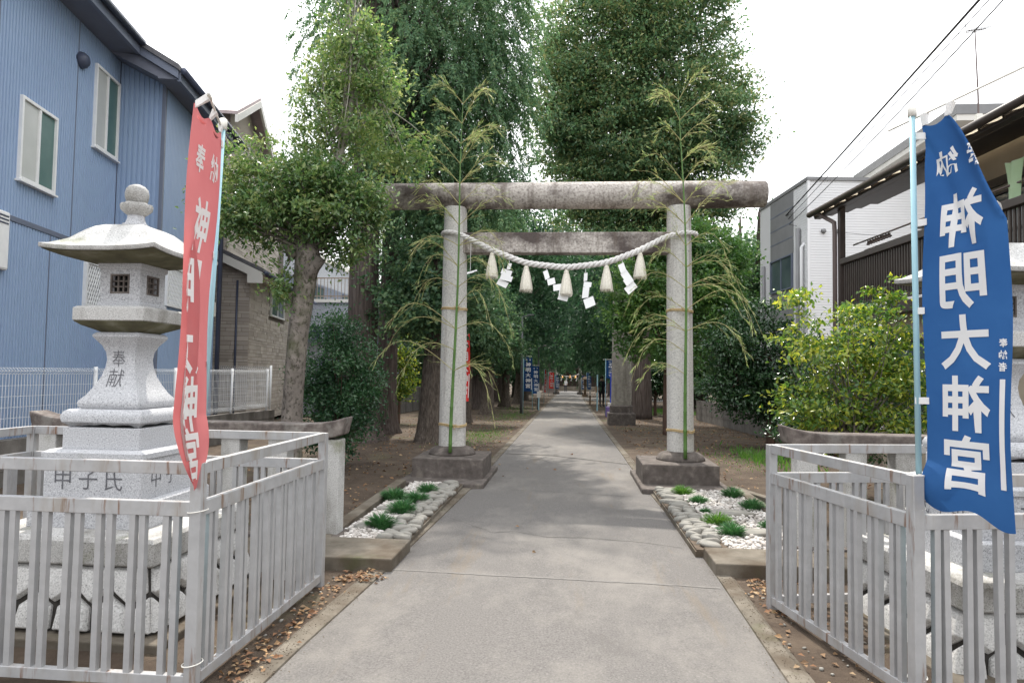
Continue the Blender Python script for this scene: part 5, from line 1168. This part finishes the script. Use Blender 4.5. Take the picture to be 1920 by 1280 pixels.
MB().box(1.25, 7, -9, -1.0, 0, 5.2).build('wall', BEIGE, H); MB().box(.25, 1.25, -9, -.95, 0, 2.62).build('porch_wall', BEIGE, H)
MB().box(-.02, 1.24, -9, .0, 2.62, 2.80).build('balcony_floor', BROWN, H)
for y in (0, -2.95, -5.9, -8.9): MB().box(-.05, .05, y-.05, y+.05, 0 if y == 0 else 2.8, 4.92).build('post', BROWN, H)
MB().box(-.06, .06, -9, -.06, 3.70, 3.81).build('balcony_rail', BROWN, H, bevel=.01); MB().box(-.03, .03, -9, -.06, 2.85, 2.92).build('bottom_rail', BROWN, H)
b = MB(); y = -.13
while y > -9: b.box(-.012, .012, y-.018, y+.018, 2.92, 3.70); y -= .078
b.build('balusters', BROWN, H, kind='stuff')
MB().box(.06, 1.24, -.03, .03, 3.45, 3.53).box(.06, 1.24, -.03, .03, 2.85, 2.92).build('end_rail', BROWN, H)
b = MB(); x = .12
while x < 1.2: b.box(x-.018, x+.018, -.012, .012, 2.92, 3.45); x += .085
b.build('balusters', BROWN, H, kind='stuff')
rz = lambda x: 4.86+.30*(x+.18)
b = MB(); b.add([(-.18,.85,rz(-.18)),(1.4,.85,rz(1.4)),(1.4,-9,rz(1.4)),(-.18,-9,rz(-.18)),(-.18,.85,rz(-.18)+.02),(1.4,.85,rz(1.4)+.02),(1.4,-9,rz(1.4)+.02),(-.18,-9,rz(-.18)+.02)], [(0,1,2,3),(7,6,5,4),(0,4,5,1),(1,5,6,2),(2,6,7,3),(3,7,4,0)])
cr_ = b.build('lean_to_sheet', POLY, H)
for k in range(22):
    y = .80-k*.455; b = MB(); b.beam((-.18, y, rz(-.18)-.035), (1.4, y, rz(1.4)-.035), .04, .065); b.build('rafter', BROWN, cr_)
for x, w_ in ((-.10, .12), (.16, .09), (.40, .24), (.70, .20), (1.0, .26)): b = MB(); b.beam((x, .83, rz(x)-.09), (x, -9, rz(x)-.09), w_, .045); b.build('purlin', BROWN, cr_)
MB().tube([(-.24, .9, 4.87), (-.24, -9, 4.87)], .06, 8).build('gutter', BROWN, H, smooth=True)
b = MB(); b.add([(-.22,.9,rz(-.2)+.05),(-.22,-9,rz(-.2)+.05),(3.5,-9,rz(3.5)+.25),(3.5,.9,rz(3.5)+.25),(-.22,.9,rz(-.2)+.11),(-.22,-9,rz(-.2)+.11),(3.5,-9,rz(3.5)+.31),(3.5,.9,rz(3.5)+.31)], [(0,1,2,3),(7,6,5,4),(0,4,5,1),(1,5,6,2),(2,6,7,3),(3,7,4,0)])
# the main roof begins above the wall, not over the clear sheets
b = MB(); b.add([(1.3,-.6,5.45),(1.3,-9,5.45),(4.2,-9,6.6),(4.2,-.6,6.6),(1.3,-.6,5.57),(1.3,-9,5.57),(4.2,-9,6.72),(4.2,-.6,6.72)], [(0,1,2,3),(7,6,5,4),(0,4,5,1),(1,5,6,2),(2,6,7,3),(3,7,4,0)]); b.build('roof', ROOFTILE, H)
MB().tube([(-.20, .55, 4.82), (-.10, .42, 4.70), (-.085, .12, 4.55), (-.085, .10, 4.35), (-.085, .10, 0)], .042, 8).build('downpipe', BROWNP, H, smooth=True)
MB().box(1.20, 1.26, -9, -1.0, 4.55, 4.68).build('beam_trim', BROWN, H); MB().box(.75, 1.26, -1.15, -1.0, 4.20, 4.30).build('awning', BROWN, H)
slider(H, lambda a, o, z: (1.245-o, a, z), -4.9, -2.2, 2.85, 4.45, fm=BROWN); slider(H, lambda a, o, z: (1.245-o, a, z), -8.6, -5.9, 2.85, 4.45, fm=BROWN)
slider(H, lambda a, o, z: (.245-o, a, z), -3.4, -1.4, .8, 2.2, fm=BROWN)
hb = Matrix.Rotation(R_(4.3), 4, 'Z'); hb.translation = (5.14, 13.5, 0); hw = lambda x, y, z: hb @ Vector((x, y, z))
for (x, z, lab) in ((.30, 4.12, 'upper steel laundry pole along the balcony'), (.52, 4.02, 'lower steel laundry pole along the balcony')):
    o = MB().tube([hw(x, .15, z), hw(x, -8.5, z)], .016, 8).build('laundry_pole', BROWNP, smooth=True); tag(o, lab, 'pole', 'laundry poles')
for k, y in enumerate((-.55, -1.3, -3.9, -4.6)):
    MB().tube([hw(.40, y, 4.0), hw(.40, y, rz(.4)-.11)], .012, 6).box(*[c for p in zip(hw(.40, y, 4.0)-Vector((.14, .012, .03)), hw(.40, y, 4.0)+Vector((.14, .012, .0))) for c in p]).build('pole_hanger', CREAM, H)
o = MB(); 
for i in range(9): o.box(*[c for p in zip(hw(.36, -.30-.09*i, 4.06)-Vector((.02, .012, .02)), hw(.36, -.30-.09*i, 4.06)+Vector((.02, .012, .06))) for c in p])
o.beam(hw(.36, -.25, 4.06), hw(.36, -1.08, 4.06), .03, .03); tag(o.build('peg_rack', BROWNP), 'toothed laundry peg rack hooked on the balcony pole', 'rack')
MINT = clothmat('mint_cloth', (.50,.68,.42), (.58,.74,.50), .35); AQUA = clothmat('aqua_cloth', (.50,.72,.62), (.58,.78,.68), .35)
def laundry(y0, y1, z0, z1, m, lab, nm, sleeves=False):
    def f(u, v):
        yy_ = y0+(y1-y0)*u; s = (.05*max(0, 1-v/.25)*(1 if (u < .2 or u > .8) else 0)) if sleeves else 0
        return hw(.28+.03*math.sin(u*9+v*2), yy_+(.05*math.sin(v*3)*(u-.5)), z1-(z1-z0)*v-s-.03*math.sin(PI*u)*(1-v))
    o = grid_cloth(nm, f, m, None, 14, 14); tag(o, lab, 'laundry')
laundry(-4.02, -4.36, 3.78, 4.44, MINT, 'mint green towel pegged on the balcony pole', 'towel'); laundry(-4.40, -4.95, 3.84, 4.42, AQUA, 'pale aqua shirt pegged beside the mint towel', 'shirt', True)
MB().box(0, .001, 0, .001, 0, .001)
H = empty('house', (10.4, 18.8, 0), 0, 'taller beige house whose eaves rise behind the lean-to roof', 'house')
MB().box(0, 8, 0, 5.2, 0, 8.2).build('wall', EAVE, H); MB().box(-.6, 8.6, -.6, 5.8, 8.2, 8.36).build('eaves', EAVE, H); MB().box(-.62, 8.62, -.62, 5.82, 8.36, 8.62).build('roof', PANEL, H)
slider(H, lambda a, o, z: (-o, a, z), 1.5, 4, 6.3, 7.6)
# antenna
an = empty('antenna', (7.72, 13.6, 5.95), 0, 'thin television antenna on a tall mast above the brown house', 'antenna')
MB().tube([(0,0,0),(.0,0,1.0),(-.04,.0,2.35)], [.02,.018,.012], 6).build('mast', BROWNP, an); MB().box(-.05, .05, -.05, .05, .55, .68).build('amplifier', CREAM, an)
b = MB(); b.beam((-.30,-.2,2.22), (.28,.2,2.45), .014, .014)
for i in range(9): t = i/8; x, y, z = -.30+.58*t, -.2+.4*t, 2.22+.23*t; b.beam((x-.10,y+.14,z), (x+.10,y-.14,z), .006, .006)
for s in (-.1, .1): b.beam((-.30,-.2,2.22), (-.36,-.25,2.22+s*1.3), .008, .008)
b.build('yagi_boom', BROWN, an)
# overhead cables
CABLE = mat('black_cable', [(.3, (.012,.012,.014)), (.7, (.02,.02,.022))], scale=3, rough=.6)
def cable(a, c, r, sag, lab):
    A, Cc = Vector(a), Vector(c); P = [A*(1-t)+Cc*t+Vector((0, 0, -sag*4*t*(1-t))) for t in [i/28 for i in range(29)]]
    tag(MB().tube(P, r, 6).build('cable', CABLE, smooth=True), lab, 'cable', 'overhead cables')
cable((4.2, 1.0, 6.30), (8.2, 36, 6.75), .017, .05, 'thickest black overhead cable running past the white house')
cable((4.5, 1.0, 6.55), (6.45, 20.9, 6.10), .009, .15, 'thin overhead cable ending at the white house corner')
cable((4.35, 1.0, 6.40), (8.15, 36, 6.55), .007, .12, 'thin overhead cable sagging just below the thickest one')
cable((4.0, 1.0, 6.35), (9.6, 33, 10.2), .005, .1, 'hair-thin overhead wire passing over the white house roof')
cable((6.45, 20.9, 6.10), (8.6, 19.4, 5.45), .006, .05, 'thin service wire crossing the white house wall')

# ---------------------------------------------------------------- mesh fence and low walls on the left
BLOCK = mat('block_wall', [(.3, (.13,.12,.11)), (.7, (.21,.195,.18))], scale=5, rough=.95, bump=.4, bscale=50, layers=[((.06,.055,.045), 2, .5, .7, (1,1,.4), .7)])
def block_wall(x0, y0, x1, y1, h, th, lab, bl=.8, rows=2):
    d = Vector((x1-x0, y1-y0)); Lh = d.length; t = empty('block_wall', (x0, y0, 0), math.atan2(d.y, d.x), lab, 'wall')
    n = max(1, int(Lh/bl)); me = MB().box(0, Lh/n-.012, -th/2, th/2, 0, h/rows-.010).mesh('block'); me.materials.append(BLOCK)
    zz = lambda q: gz(y0+(y1-y0)*q)
    for k in range(rows):
        for i in range(n): link('block', me, None, t, (i*Lh/n+(.0 if k % 2 == 0 else .0), 0, zz(i/n)+k*h/rows))
    b = MB().beam((0, 0, zz(0)+h/2), (Lh, 0, zz(1)+h/2), th-.03, h-.02); b.build('core', MORTAR, t)
    return t
block_wall(-7.2, 3.0, -7.2, 16.0, .60, .15, 'dark block wall under the white mesh fence', 1.0, 3)
block_wall(-6.9, 18.5, -6.9, 42, 1.05, .15, 'grey concrete wall behind the cedar trunks and avenue trees', 1.2, 3)
block_wall(5.35, 13.2, 4.9, 27, .75, .15, 'low grey concrete block wall behind the dark evergreen', .8, 3)
WIREW = mat('white_wire', [(.3, (.70,.71,.72)), (.7, (.78,.78,.78))], scale=4, rough=.4)
def mesh_fence(pts, z0, z1, lab):
    t = empty('mesh_fence', (pts[0][0], pts[0][1], 0), 0, lab, 'fence'); o = Vector((pts[0][0], pts[0][1], 0))
    for p in pts: MB().tube([(p[0]-o.x, p[1]-o.y, z0-.12), (p[0]-o.x, p[1]-o.y, z1+.01)], .028, 8).build('post', WIREW, t, smooth=True)
    for a, c in zip(pts[:-1], pts[1:]):
        A = Vector((a[0], a[1], 0))-o; Cc = Vector((c[0], c[1], 0))-o; d = Cc-A; Lh = d.length; d.normalize(); nrm = Vector((d.y, -d.x, 0)); b = MB(); n = int(Lh/.05)
        hs = [z0+.02, z0+.10, z0+.24, z0+.38, z0+.52, z0+.66, z1-.10, z1-.02]
        for z in hs: b.beam(A+Vector((0, 0, z)), Cc+Vector((0, 0, z)), .005, .005)
        for i in range(1, n):
            p = A+d*(Lh*i/n); q = nrm*.05
            path_ = [p+Vector((0, 0, z0+.02)), p+q+Vector((0, 0, z0+.06)), p+Vector((0, 0, z0+.10)), p+Vector((0, 0, z1-.10)), p+q+Vector((0, 0, z1-.06)), p+Vector((0, 0, z1-.02))]
            for u_, v_ in zip(path_[:-1], path_[1:]): b.beam(u_, v_, .0048, .0048)
        for z in (z0+.06, z1-.06): b.beam(A+nrm*.05+Vector((0, 0, z)), Cc+nrm*.05+Vector((0, 0, z)), .005, .005)
        me = bpy.data.meshes.new('wire_panel'); me.from_pydata(b.v, [], b.f); link('wire_panel', me, WIREW, t)
mesh_fence([(-7.2, 5.8), (-7.2, 7.8), (-7.2, 9.8), (-7.2, 11.9), (-7.2, 14.0), (-7.2, 15.7)], .62, 1.53, 'white welded-mesh fence along the blue corrugated house')
mesh_fence([(-7.3, 16.1), (-9.2, 16.3), (-11.1, 16.5)], .62, 1.62, 'white mesh fence crossing in front of the stone-clad house')

# ---------------------------------------------------------------- columns, lamps and banners along the avenue
COLM = mat('column_stone', [(.3, (.19,.175,.15)), (.55, (.27,.25,.215)), (.75, (.34,.315,.28))], scale=14, rough=.92, bump=.4, bscale=40, bdist=.008, layers=[((.10,.09,.07), 2, .52, .7, (2,2,.3), .7)])
def column(x, y, r0, r1, h, pl_, lab):
    z = gz(y); t = empty('stone_column', (x, y, z), 0, lab, 'column', 'stone columns')
    MB().sqloft([(pl_, -.1), (pl_, .38), (pl_-.015, .40)]).build('plinth', PLINTH, t, bevel=.012)
    MB().lathe([(r0*1.14, .39), (r0*1.14, .62), (r0*1.02, .66)], 28).build('foot', PLINTH, t, auto=40)
    MB().tube([(0, 0, .6+(h-.6)*i/8) for i in range(9)], [r0+(r1-r0)*i/8 for i in range(9)], 28).build('shaft', COLM, t, auto=40)
column(1.66, 22.95, .335, .30, 4.4, .44, 'massive round stone column on a square plinth beside the avenue')
column(2.45, 27.4, .28, .25, 4.4, .38, 'rear round stone column half hidden behind the massive one')
LAMPM = mat('lamp_grey', [(.3, (.09,.095,.10)), (.7, (.13,.135,.14))], scale=4, rough=.5)
def lamp(x, y, h, lab):
    t = empty('lamp_post', (x, y, gz(y)), 0, lab, 'lamp', 'grey lamp posts on the avenue')
    MB().tube([(0,0,-.05),(0,0,h*.35),(0,0,h)], [.055,.05,.038], 10).build('pole', LAMPM, t, smooth=True); MB().tube([(0,0,h-.02),(.35,0,h+.06)], .022, 8).build('arm', LAMPM, t, smooth=True)
    MB().box(.2, .50, -.06, .06, h+.045, h+.10).build('lamp_head', LAMPM, t, bevel=.02)
lamp(-2.12, 29.2, 4.15, 'tall grey lamp post with an upright blue banner beside it'); lamp(-1.60, 33.4, 3.05, 'shorter lamp post beside the second lettered blue banner')
NAVYC = clothmat('navy_cloth', (.012,.045,.13), (.018,.06,.17), .3); REDC = clothmat('scarlet_cloth', (.55,.03,.03), (.62,.045,.04), .3)
def small_banner(x, y, ztop, hgt, wid, rz_, m, lab, full=True, lean=0, blue_text=None):
    z = gz(y); t = empty('banner', (x, y, z), rz_, lab, 'banner', 'lettered banners lining the avenue')
    MB().tube([(0,0,-.03),(lean,0,ztop-z+.06)], .014, 6).build('pole', POLE, t, smooth=True)
    MB().tube([(-.12+lean,0,ztop-z+.03),(wid+.05+lean,0,ztop-z+.03)], .007, 5).build('cross_bar', CREAM, t)
    fn = lambda u, v: (.02+wid*u+lean*(1-v*hgt/(ztop-z)), .02*math.sin(5*v+u*2)*u, ztop-z-hgt*v)
    grid_cloth('cloth', fn, m, t, 8, 24)
    if full:
        items = [('奉', .72, .085, .17, -.05), ('納', .28, .085, .17, -.05)]+[(ch, .5, .22+.155*k, .62, -.125) for k, ch in enumerate('神明大神宮')]
        for s in (.006, -.006): lettering('lettering', items, off(fn, s), WHITECLOTH, t, s < 0 and False, bold=.03)
        b = MB(); b.v = [off(fn, -.006)(u, v) for v in (.62, .95) for u in (.86, .96)]; b.v += [off(fn, .006)(u, v) for v in (.62, .95) for u in (.86, .96)]; b.f = [(0,1,3,2),(4,5,7,6)]; b.build('white_strip', WHITECLOTH, t)
small_banner(-2.03, 29.05, 2.22, 1.46, .36, .2, NAVYC, 'navy banner with white characters tied beside the tall lamp post')
small_banner(-1.86, 33.2, 1.88, 1.34, .34, .15, NAVYC, 'tilted navy banner with white characters beside the shorter lamp post', lean=-.06)
small_banner(-1.75, 44.3, 1.76, 1.45, .14, .9, REDC, 'slim red banner seen nearly edge-on', lean=.05)
small_banner(-2.05, 63, 1.60, 1.45, .45, .1, REDC, 'broad red banner with white characters before the far gate')
small_banner(-1.55, 66, 1.35, 1.3, .40, .1, NAVYC, 'navy banner hanging beside the far red banner')
small_banner(.98, 66, 1.35, 1.3, .34, -.2, NAVYC, 'navy banner beside the brown far lantern')
small_banner(1.45, 61, 1.62, 1.45, .36, -.2, NAVYC, 'leaning navy banner beyond the wooden marker post', lean=-.1)
small_banner(-2.62, 15.9, 2.55, 1.7, .30, .9, REDC, 'red banner just peeping out behind the gate pillar on the blue house side')
small_banner(1.42, 28.6, 2.12, .75, .5, .05, NAVYC, 'navy banner hanging beside the massive column above the blue sign')
# blue poster stand on a purple box
SIGNB = mat('sign_blue', [(.3, (.02,.05,.42)), (.7, (.03,.07,.52))], scale=2, rough=.4); PURP = mat('purple_vinyl', [(.3, (.16,.11,.30)), (.7, (.21,.15,.37))], scale=4, rough=.6)
t = empty('poster_stand', (1.72, 28.2, gz(28)), 0, 'bright blue lettered poster panel standing on a purple box', 'sign')
MB().box(-.30, .45, -.25, .25, -.02, .40).build('purple_box', PURP, t, bevel=.02); MB().box(-.22, .45, -.16, .2, .40, .56).build('crate', EAVE, t, bevel=.01)
MB().box(-.13, .38, -.03, .03, .56, 1.78).build('panel', SIGNB, t); 
lettering('lettering', [('奉', .0, 1.95-.28, .16, .16), ('明', .02, 1.45, .14, .14), ('大', .18, 1.47, .14, .14), ('宮', .0, .66, .13, .13), ('社', .2, .66, .13, .13)], lambda u, v: (u, -.034, v), WHITECLOTH, t, bold=.03)
MB().box(.045, .065, -.036, -.032, .75, 1.3).box(.20, .22, -.036, -.032, .75, 1.3).build('stripe', WHITECLOTH, t)
# marker posts
WOODM = mat('old_wood', [(.3, (.16,.11,.075)), (.7, (.26,.19,.13))], scale=12, stretch=(3,3,.3), rough=.9)
t = empty('marker_post', (1.18, 42.9, gz(43)), 0, 'slim wooden marker post with a small white plate', 'post'); MB().box(-.05, .05, -.05, .05, -.05, .95).build('post', WOODM, t); MB().box(-.045, .045, -.056, -.051, .55, .9).build('plate', EAVE, t)
t = empty('marker_post', (1.27, 33.6, gz(34)), 0, 'grey-green steel post with a small brown tag', 'post'); MB().tube([(0,0,-.05),(0,0,1.75)], .035, 10).build('pole', POLE, t); MB().box(-.10, .0, -.05, -.04, .9, 1.2).build('tag', WOODM, t)
t = empty('notice_board', (-1.55, 33.0, gz(33)), 0, 'small pale notice plate on a short green post', 'sign'); MB().tube([(0,0,-.05),(0,0,.75)], .03, 8).build('post', POLE, t); MB().box(-.09, .09, -.045, -.03, .6, .9).build('plate', EAVE, t)
t = empty('utility_pole', (3.15, 28.5, gz(28)), 0, 'slim pale steel pole rising behind the small pruned tree', 'pole'); MB().tube([(0,0,-.05),(0,0,4.6)], [.07,.055], 10).build('shaft', EAVE, t, smooth=True); MB().tube([(0,0,4.6),(0,0,4.68)], [.07,.03], 10).build('cap', EAVE, t)
t = empty('stone_marker', (2.95, 30.5, gz(30)), 0, 'small rounded stone marker in the grass by the rear column', 'stone'); MB().sqloft([(.16,-.02),(.15,.3),(.12,.42),(.05,.47)], sub=3).build('slab', COLM, t, smooth=True)
# paved side path
tag(MB().box(1.05, 9, 52, 58, gz(55)-.3, gz(52)+.010).build('side_path', ASPHALT), kind='structure')
# far gate
def gate(y, xl, xr, h, lab):
    z = gz(y); t = empty('stone_torii', ((xl+xr)/2, y, z), 0, lab, 'gate'); hw_ = (xr-xl)/2
    for s in (-1, 1):
        MB().tube([(s*hw_,0,.25),(s*(hw_-.04),0,h-.25)], [.19,.16], 20).build('pillar', COLM, t, smooth=True); MB().sqloft([(.36,-.05),(.34,.25),(.30,.28)], c=(s*hw_, 0)).build('plinth', PLINTH, t)
    MB().tube([(-hw_-.75,0,h-.12),(hw_+.75,0,h-.12)], .18, 20).build('top_beam', PLINTH, t, smooth=True); MB().box(-hw_, hw_, -.09, .09, h-.75, h-.52).build('tie_beam', PLINTH, t)
    return t
gate(75, -1.62, .98, 3.5, 'dark far stone gate at the end of the avenue')
for k in range(4):
    x = -1.1+.55*k; b = MB()
    for i in range(3): b.box(x-.06+.05*(i % 2), x+.06+.05*(i % 2), 74.75, 74.77, 1.05-.16*i, 1.21-.16*i)
    tag(b.build('paper_streamer', PAPER), 'white paper streamer hanging under the far gate', 'streamer', 'streamers under the far gate')
tag(MB().tube([(-1.6,74.8,1.55),(-.9,74.78,1.28),(-.3,74.77,1.20),(.3,74.78,1.28),(.95,74.8,1.55)], .05, 8).build('straw_rope', ROPE, smooth=True), 'sagging straw rope across the far gate', 'rope')
# steps and hall beyond
z0 = gz(110); st = empty('stone_steps', (-.3, 100, gz(100)), 0, 'broad low stone steps beyond the far gate', 'steps')
for k in range(4): MB().box(-4, 4, k*.4, 2.5, .16*k-.3, .16*(k+1)).build('step', CONCRETE, st)
WOODD = mat('dark_timber', [(.3, (.030,.022,.018)), (.7, (.055,.04,.03))], scale=4, rough=.8)
ha = empty('shrine_hall', (-.3, 108, gz(108)), 0, 'dark timber shrine hall with curved roof at the avenue end', 'building')
MB().box(-6, 6, 0, 6, 0, 4.2).build('wall', WOODD, ha); MB().box(-6.5, 6.5, -1.6, 6.2, -.3, .6).build('veranda', WOODD, ha)
MB().prism([(-2.4,4.0),(-1,4.5),(.8,5.6),(3,7.6),(3.4,7.6),(7.6,4.2),(7.6,4.0),(3,7.2),(-1,4.2)], -7.5, 7.5, 'x').build('roof', ROOFTILE, ha)
for x in (-4.5, -1.6, 1.6, 4.5): MB().box(x-.15, x+.15, -1.4, -1.1, .6, 4.2).build('post', WOODD, ha)
LANT = bpy.data.materials.new('paper_lantern'); LANT.use_nodes = True; bs = LANT.node_tree.nodes['Principled BSDF']; bs.inputs['Base Color'].default_value = (.8,.45,.15,1); bs.inputs['Emission Color'].default_value = (1,.45,.12,1); bs.inputs['Emission Strength'].default_value = .7
for x in (-1.0, .1, .95):
    o = MB().lathe([(.06,0),(.12,.06),(.15,.2),(.12,.34),(.06,.4)], 14).build('paper_lantern', LANT, smooth=True, loc=(x-.3, 106.4, gz(108)+2.0)); tag(o, 'lit orange paper lantern hanging under the hall eaves', 'lantern', 'paper lanterns at the hall')
# small brown lantern by the far gate
t = empty('stone_lantern', (1.30, 64, gz(64)), 0, 'slim reddish-brown lantern standing before the far gate', 'lantern')
MB().sqloft([(.28,-.05),(.26,.25)]).build('base', WOODM, t); MB().lathe([(.13,.25),(.10,.7),(.12,1.1)], 12).build('shaft', WOODM, t, smooth=True); MB().sqloft([(.18,1.1),(.24,1.2),(.24,1.28)]).build('platform', WOODM, t)
MB().sqloft([(.15,1.28),(.15,1.6)]).build('fire_box', WOODM, t); MB().sqloft([(.34,1.6),(.34,1.66),(.2,1.8),(.05,1.9)]).build('roof', WOODM, t)
# two distant people
SKIN = mat('skin', [(.3, (.50,.33,.24)), (.7, (.56,.38,.28))], scale=5, rough=.6); HAIR = mat('hair', [(.3, (.015,.012,.01)), (.7, (.03,.025,.02))], scale=9, rough=.6)
WHITESH = mat('white_shirt', [(.3, (.74,.74,.74)), (.7, (.8,.8,.8))], scale=5, rough=.8); DARKCL = mat('dark_clothes', [(.3, (.025,.028,.04)), (.7, (.045,.048,.06))], scale=5, rough=.85)
def person(x, y, rz_, top, bottom, lab):
    J = {'pel':(0,0,.92,.13),'che':(0,0,1.22,.15),'sho':(0,0,1.40,.11),'nec':(0,.0,1.48,.055),'hea':(0,-.01,1.60,.095),'cro':(0,0,1.70,.075)}
    E_ = [('pel','che'),('che','sho'),('sho','nec'),('nec','hea'),('hea','cro')]
    for s, n_ in ((-1,'l'),(1,'r')):
        J.update({'hip'+n_:(s*.09,0,.86,.10),'kne'+n_:(s*.10,-.02*s,.48,.065),'ank'+n_:(s*.10,.02*s,.08,.045),'toe'+n_:(s*.11,-.14,.03,.035),'shl'+n_:(s*.17,0,1.38,.065),'elb'+n_:(s*.22,.02,1.10,.045),'wri'+n_:(s*.22,-.06,.86,.035),'han'+n_:(s*.22,-.08,.76,.03)})
        E_ += [('pel','hip'+n_),('hip'+n_,'kne'+n_),('kne'+n_,'ank'+n_),('ank'+n_,'toe'+n_),('sho','shl'+n_),('shl'+n_,'elb'+n_),('elb'+n_,'wri'+n_),('wri'+n_,'han'+n_)]
    K = list(J); me = bpy.data.meshes.new('person'); me.from_pydata([J[k][:3] for k in K], [(K.index(a), K.index(c)) for a, c in E_], [])
    o = bpy.data.objects.new('person', me); COL.objects.link(o); o.location = (x, y, gz(y)); o.rotation_euler.z = rz_
    o.modifiers.new('skin', 'SKIN'); sv = me.skin_vertices[0].data
    for i, k in enumerate(K): sv[i].radius = (J[k][3], J[k][3])
    sv[0].use_root = True; s = o.modifiers.new('sub', 'SUBSURF'); s.levels = s.render_levels = 1
    dg = bpy.context.evaluated_depsgraph_get(); m2 = bpy.data.meshes.new_from_object(o.evaluated_get(dg)); o.modifiers.clear(); o.data = m2; m2.materials.clear()
    for m in (SKIN, top, bottom): m2.materials.append(m)
    for p in m2.polygons:
        c = p.center; p.material_index = 2 if c.z < .92 else 0 if (c.z > 1.46 or (abs(c.x) > .17 and c.z < 1.12)) else 1
        p.use_smooth = True
    tag(o, lab, 'person')
    MB().lathe([(.10, 1.60), (.112, 1.66), (.10, 1.73), (.05, 1.775)], 14, c=(0, .015)).build('hair', HAIR, o, smooth=True)
person(-.75, 92, 0, WHITESH, DARKCL, 'distant person in a white shirt and dark trousers beyond the far gate')
person(1.75, 39.5, .4, DARKCL, DARKCL, 'person in dark clothes standing in the shade by the steel post')
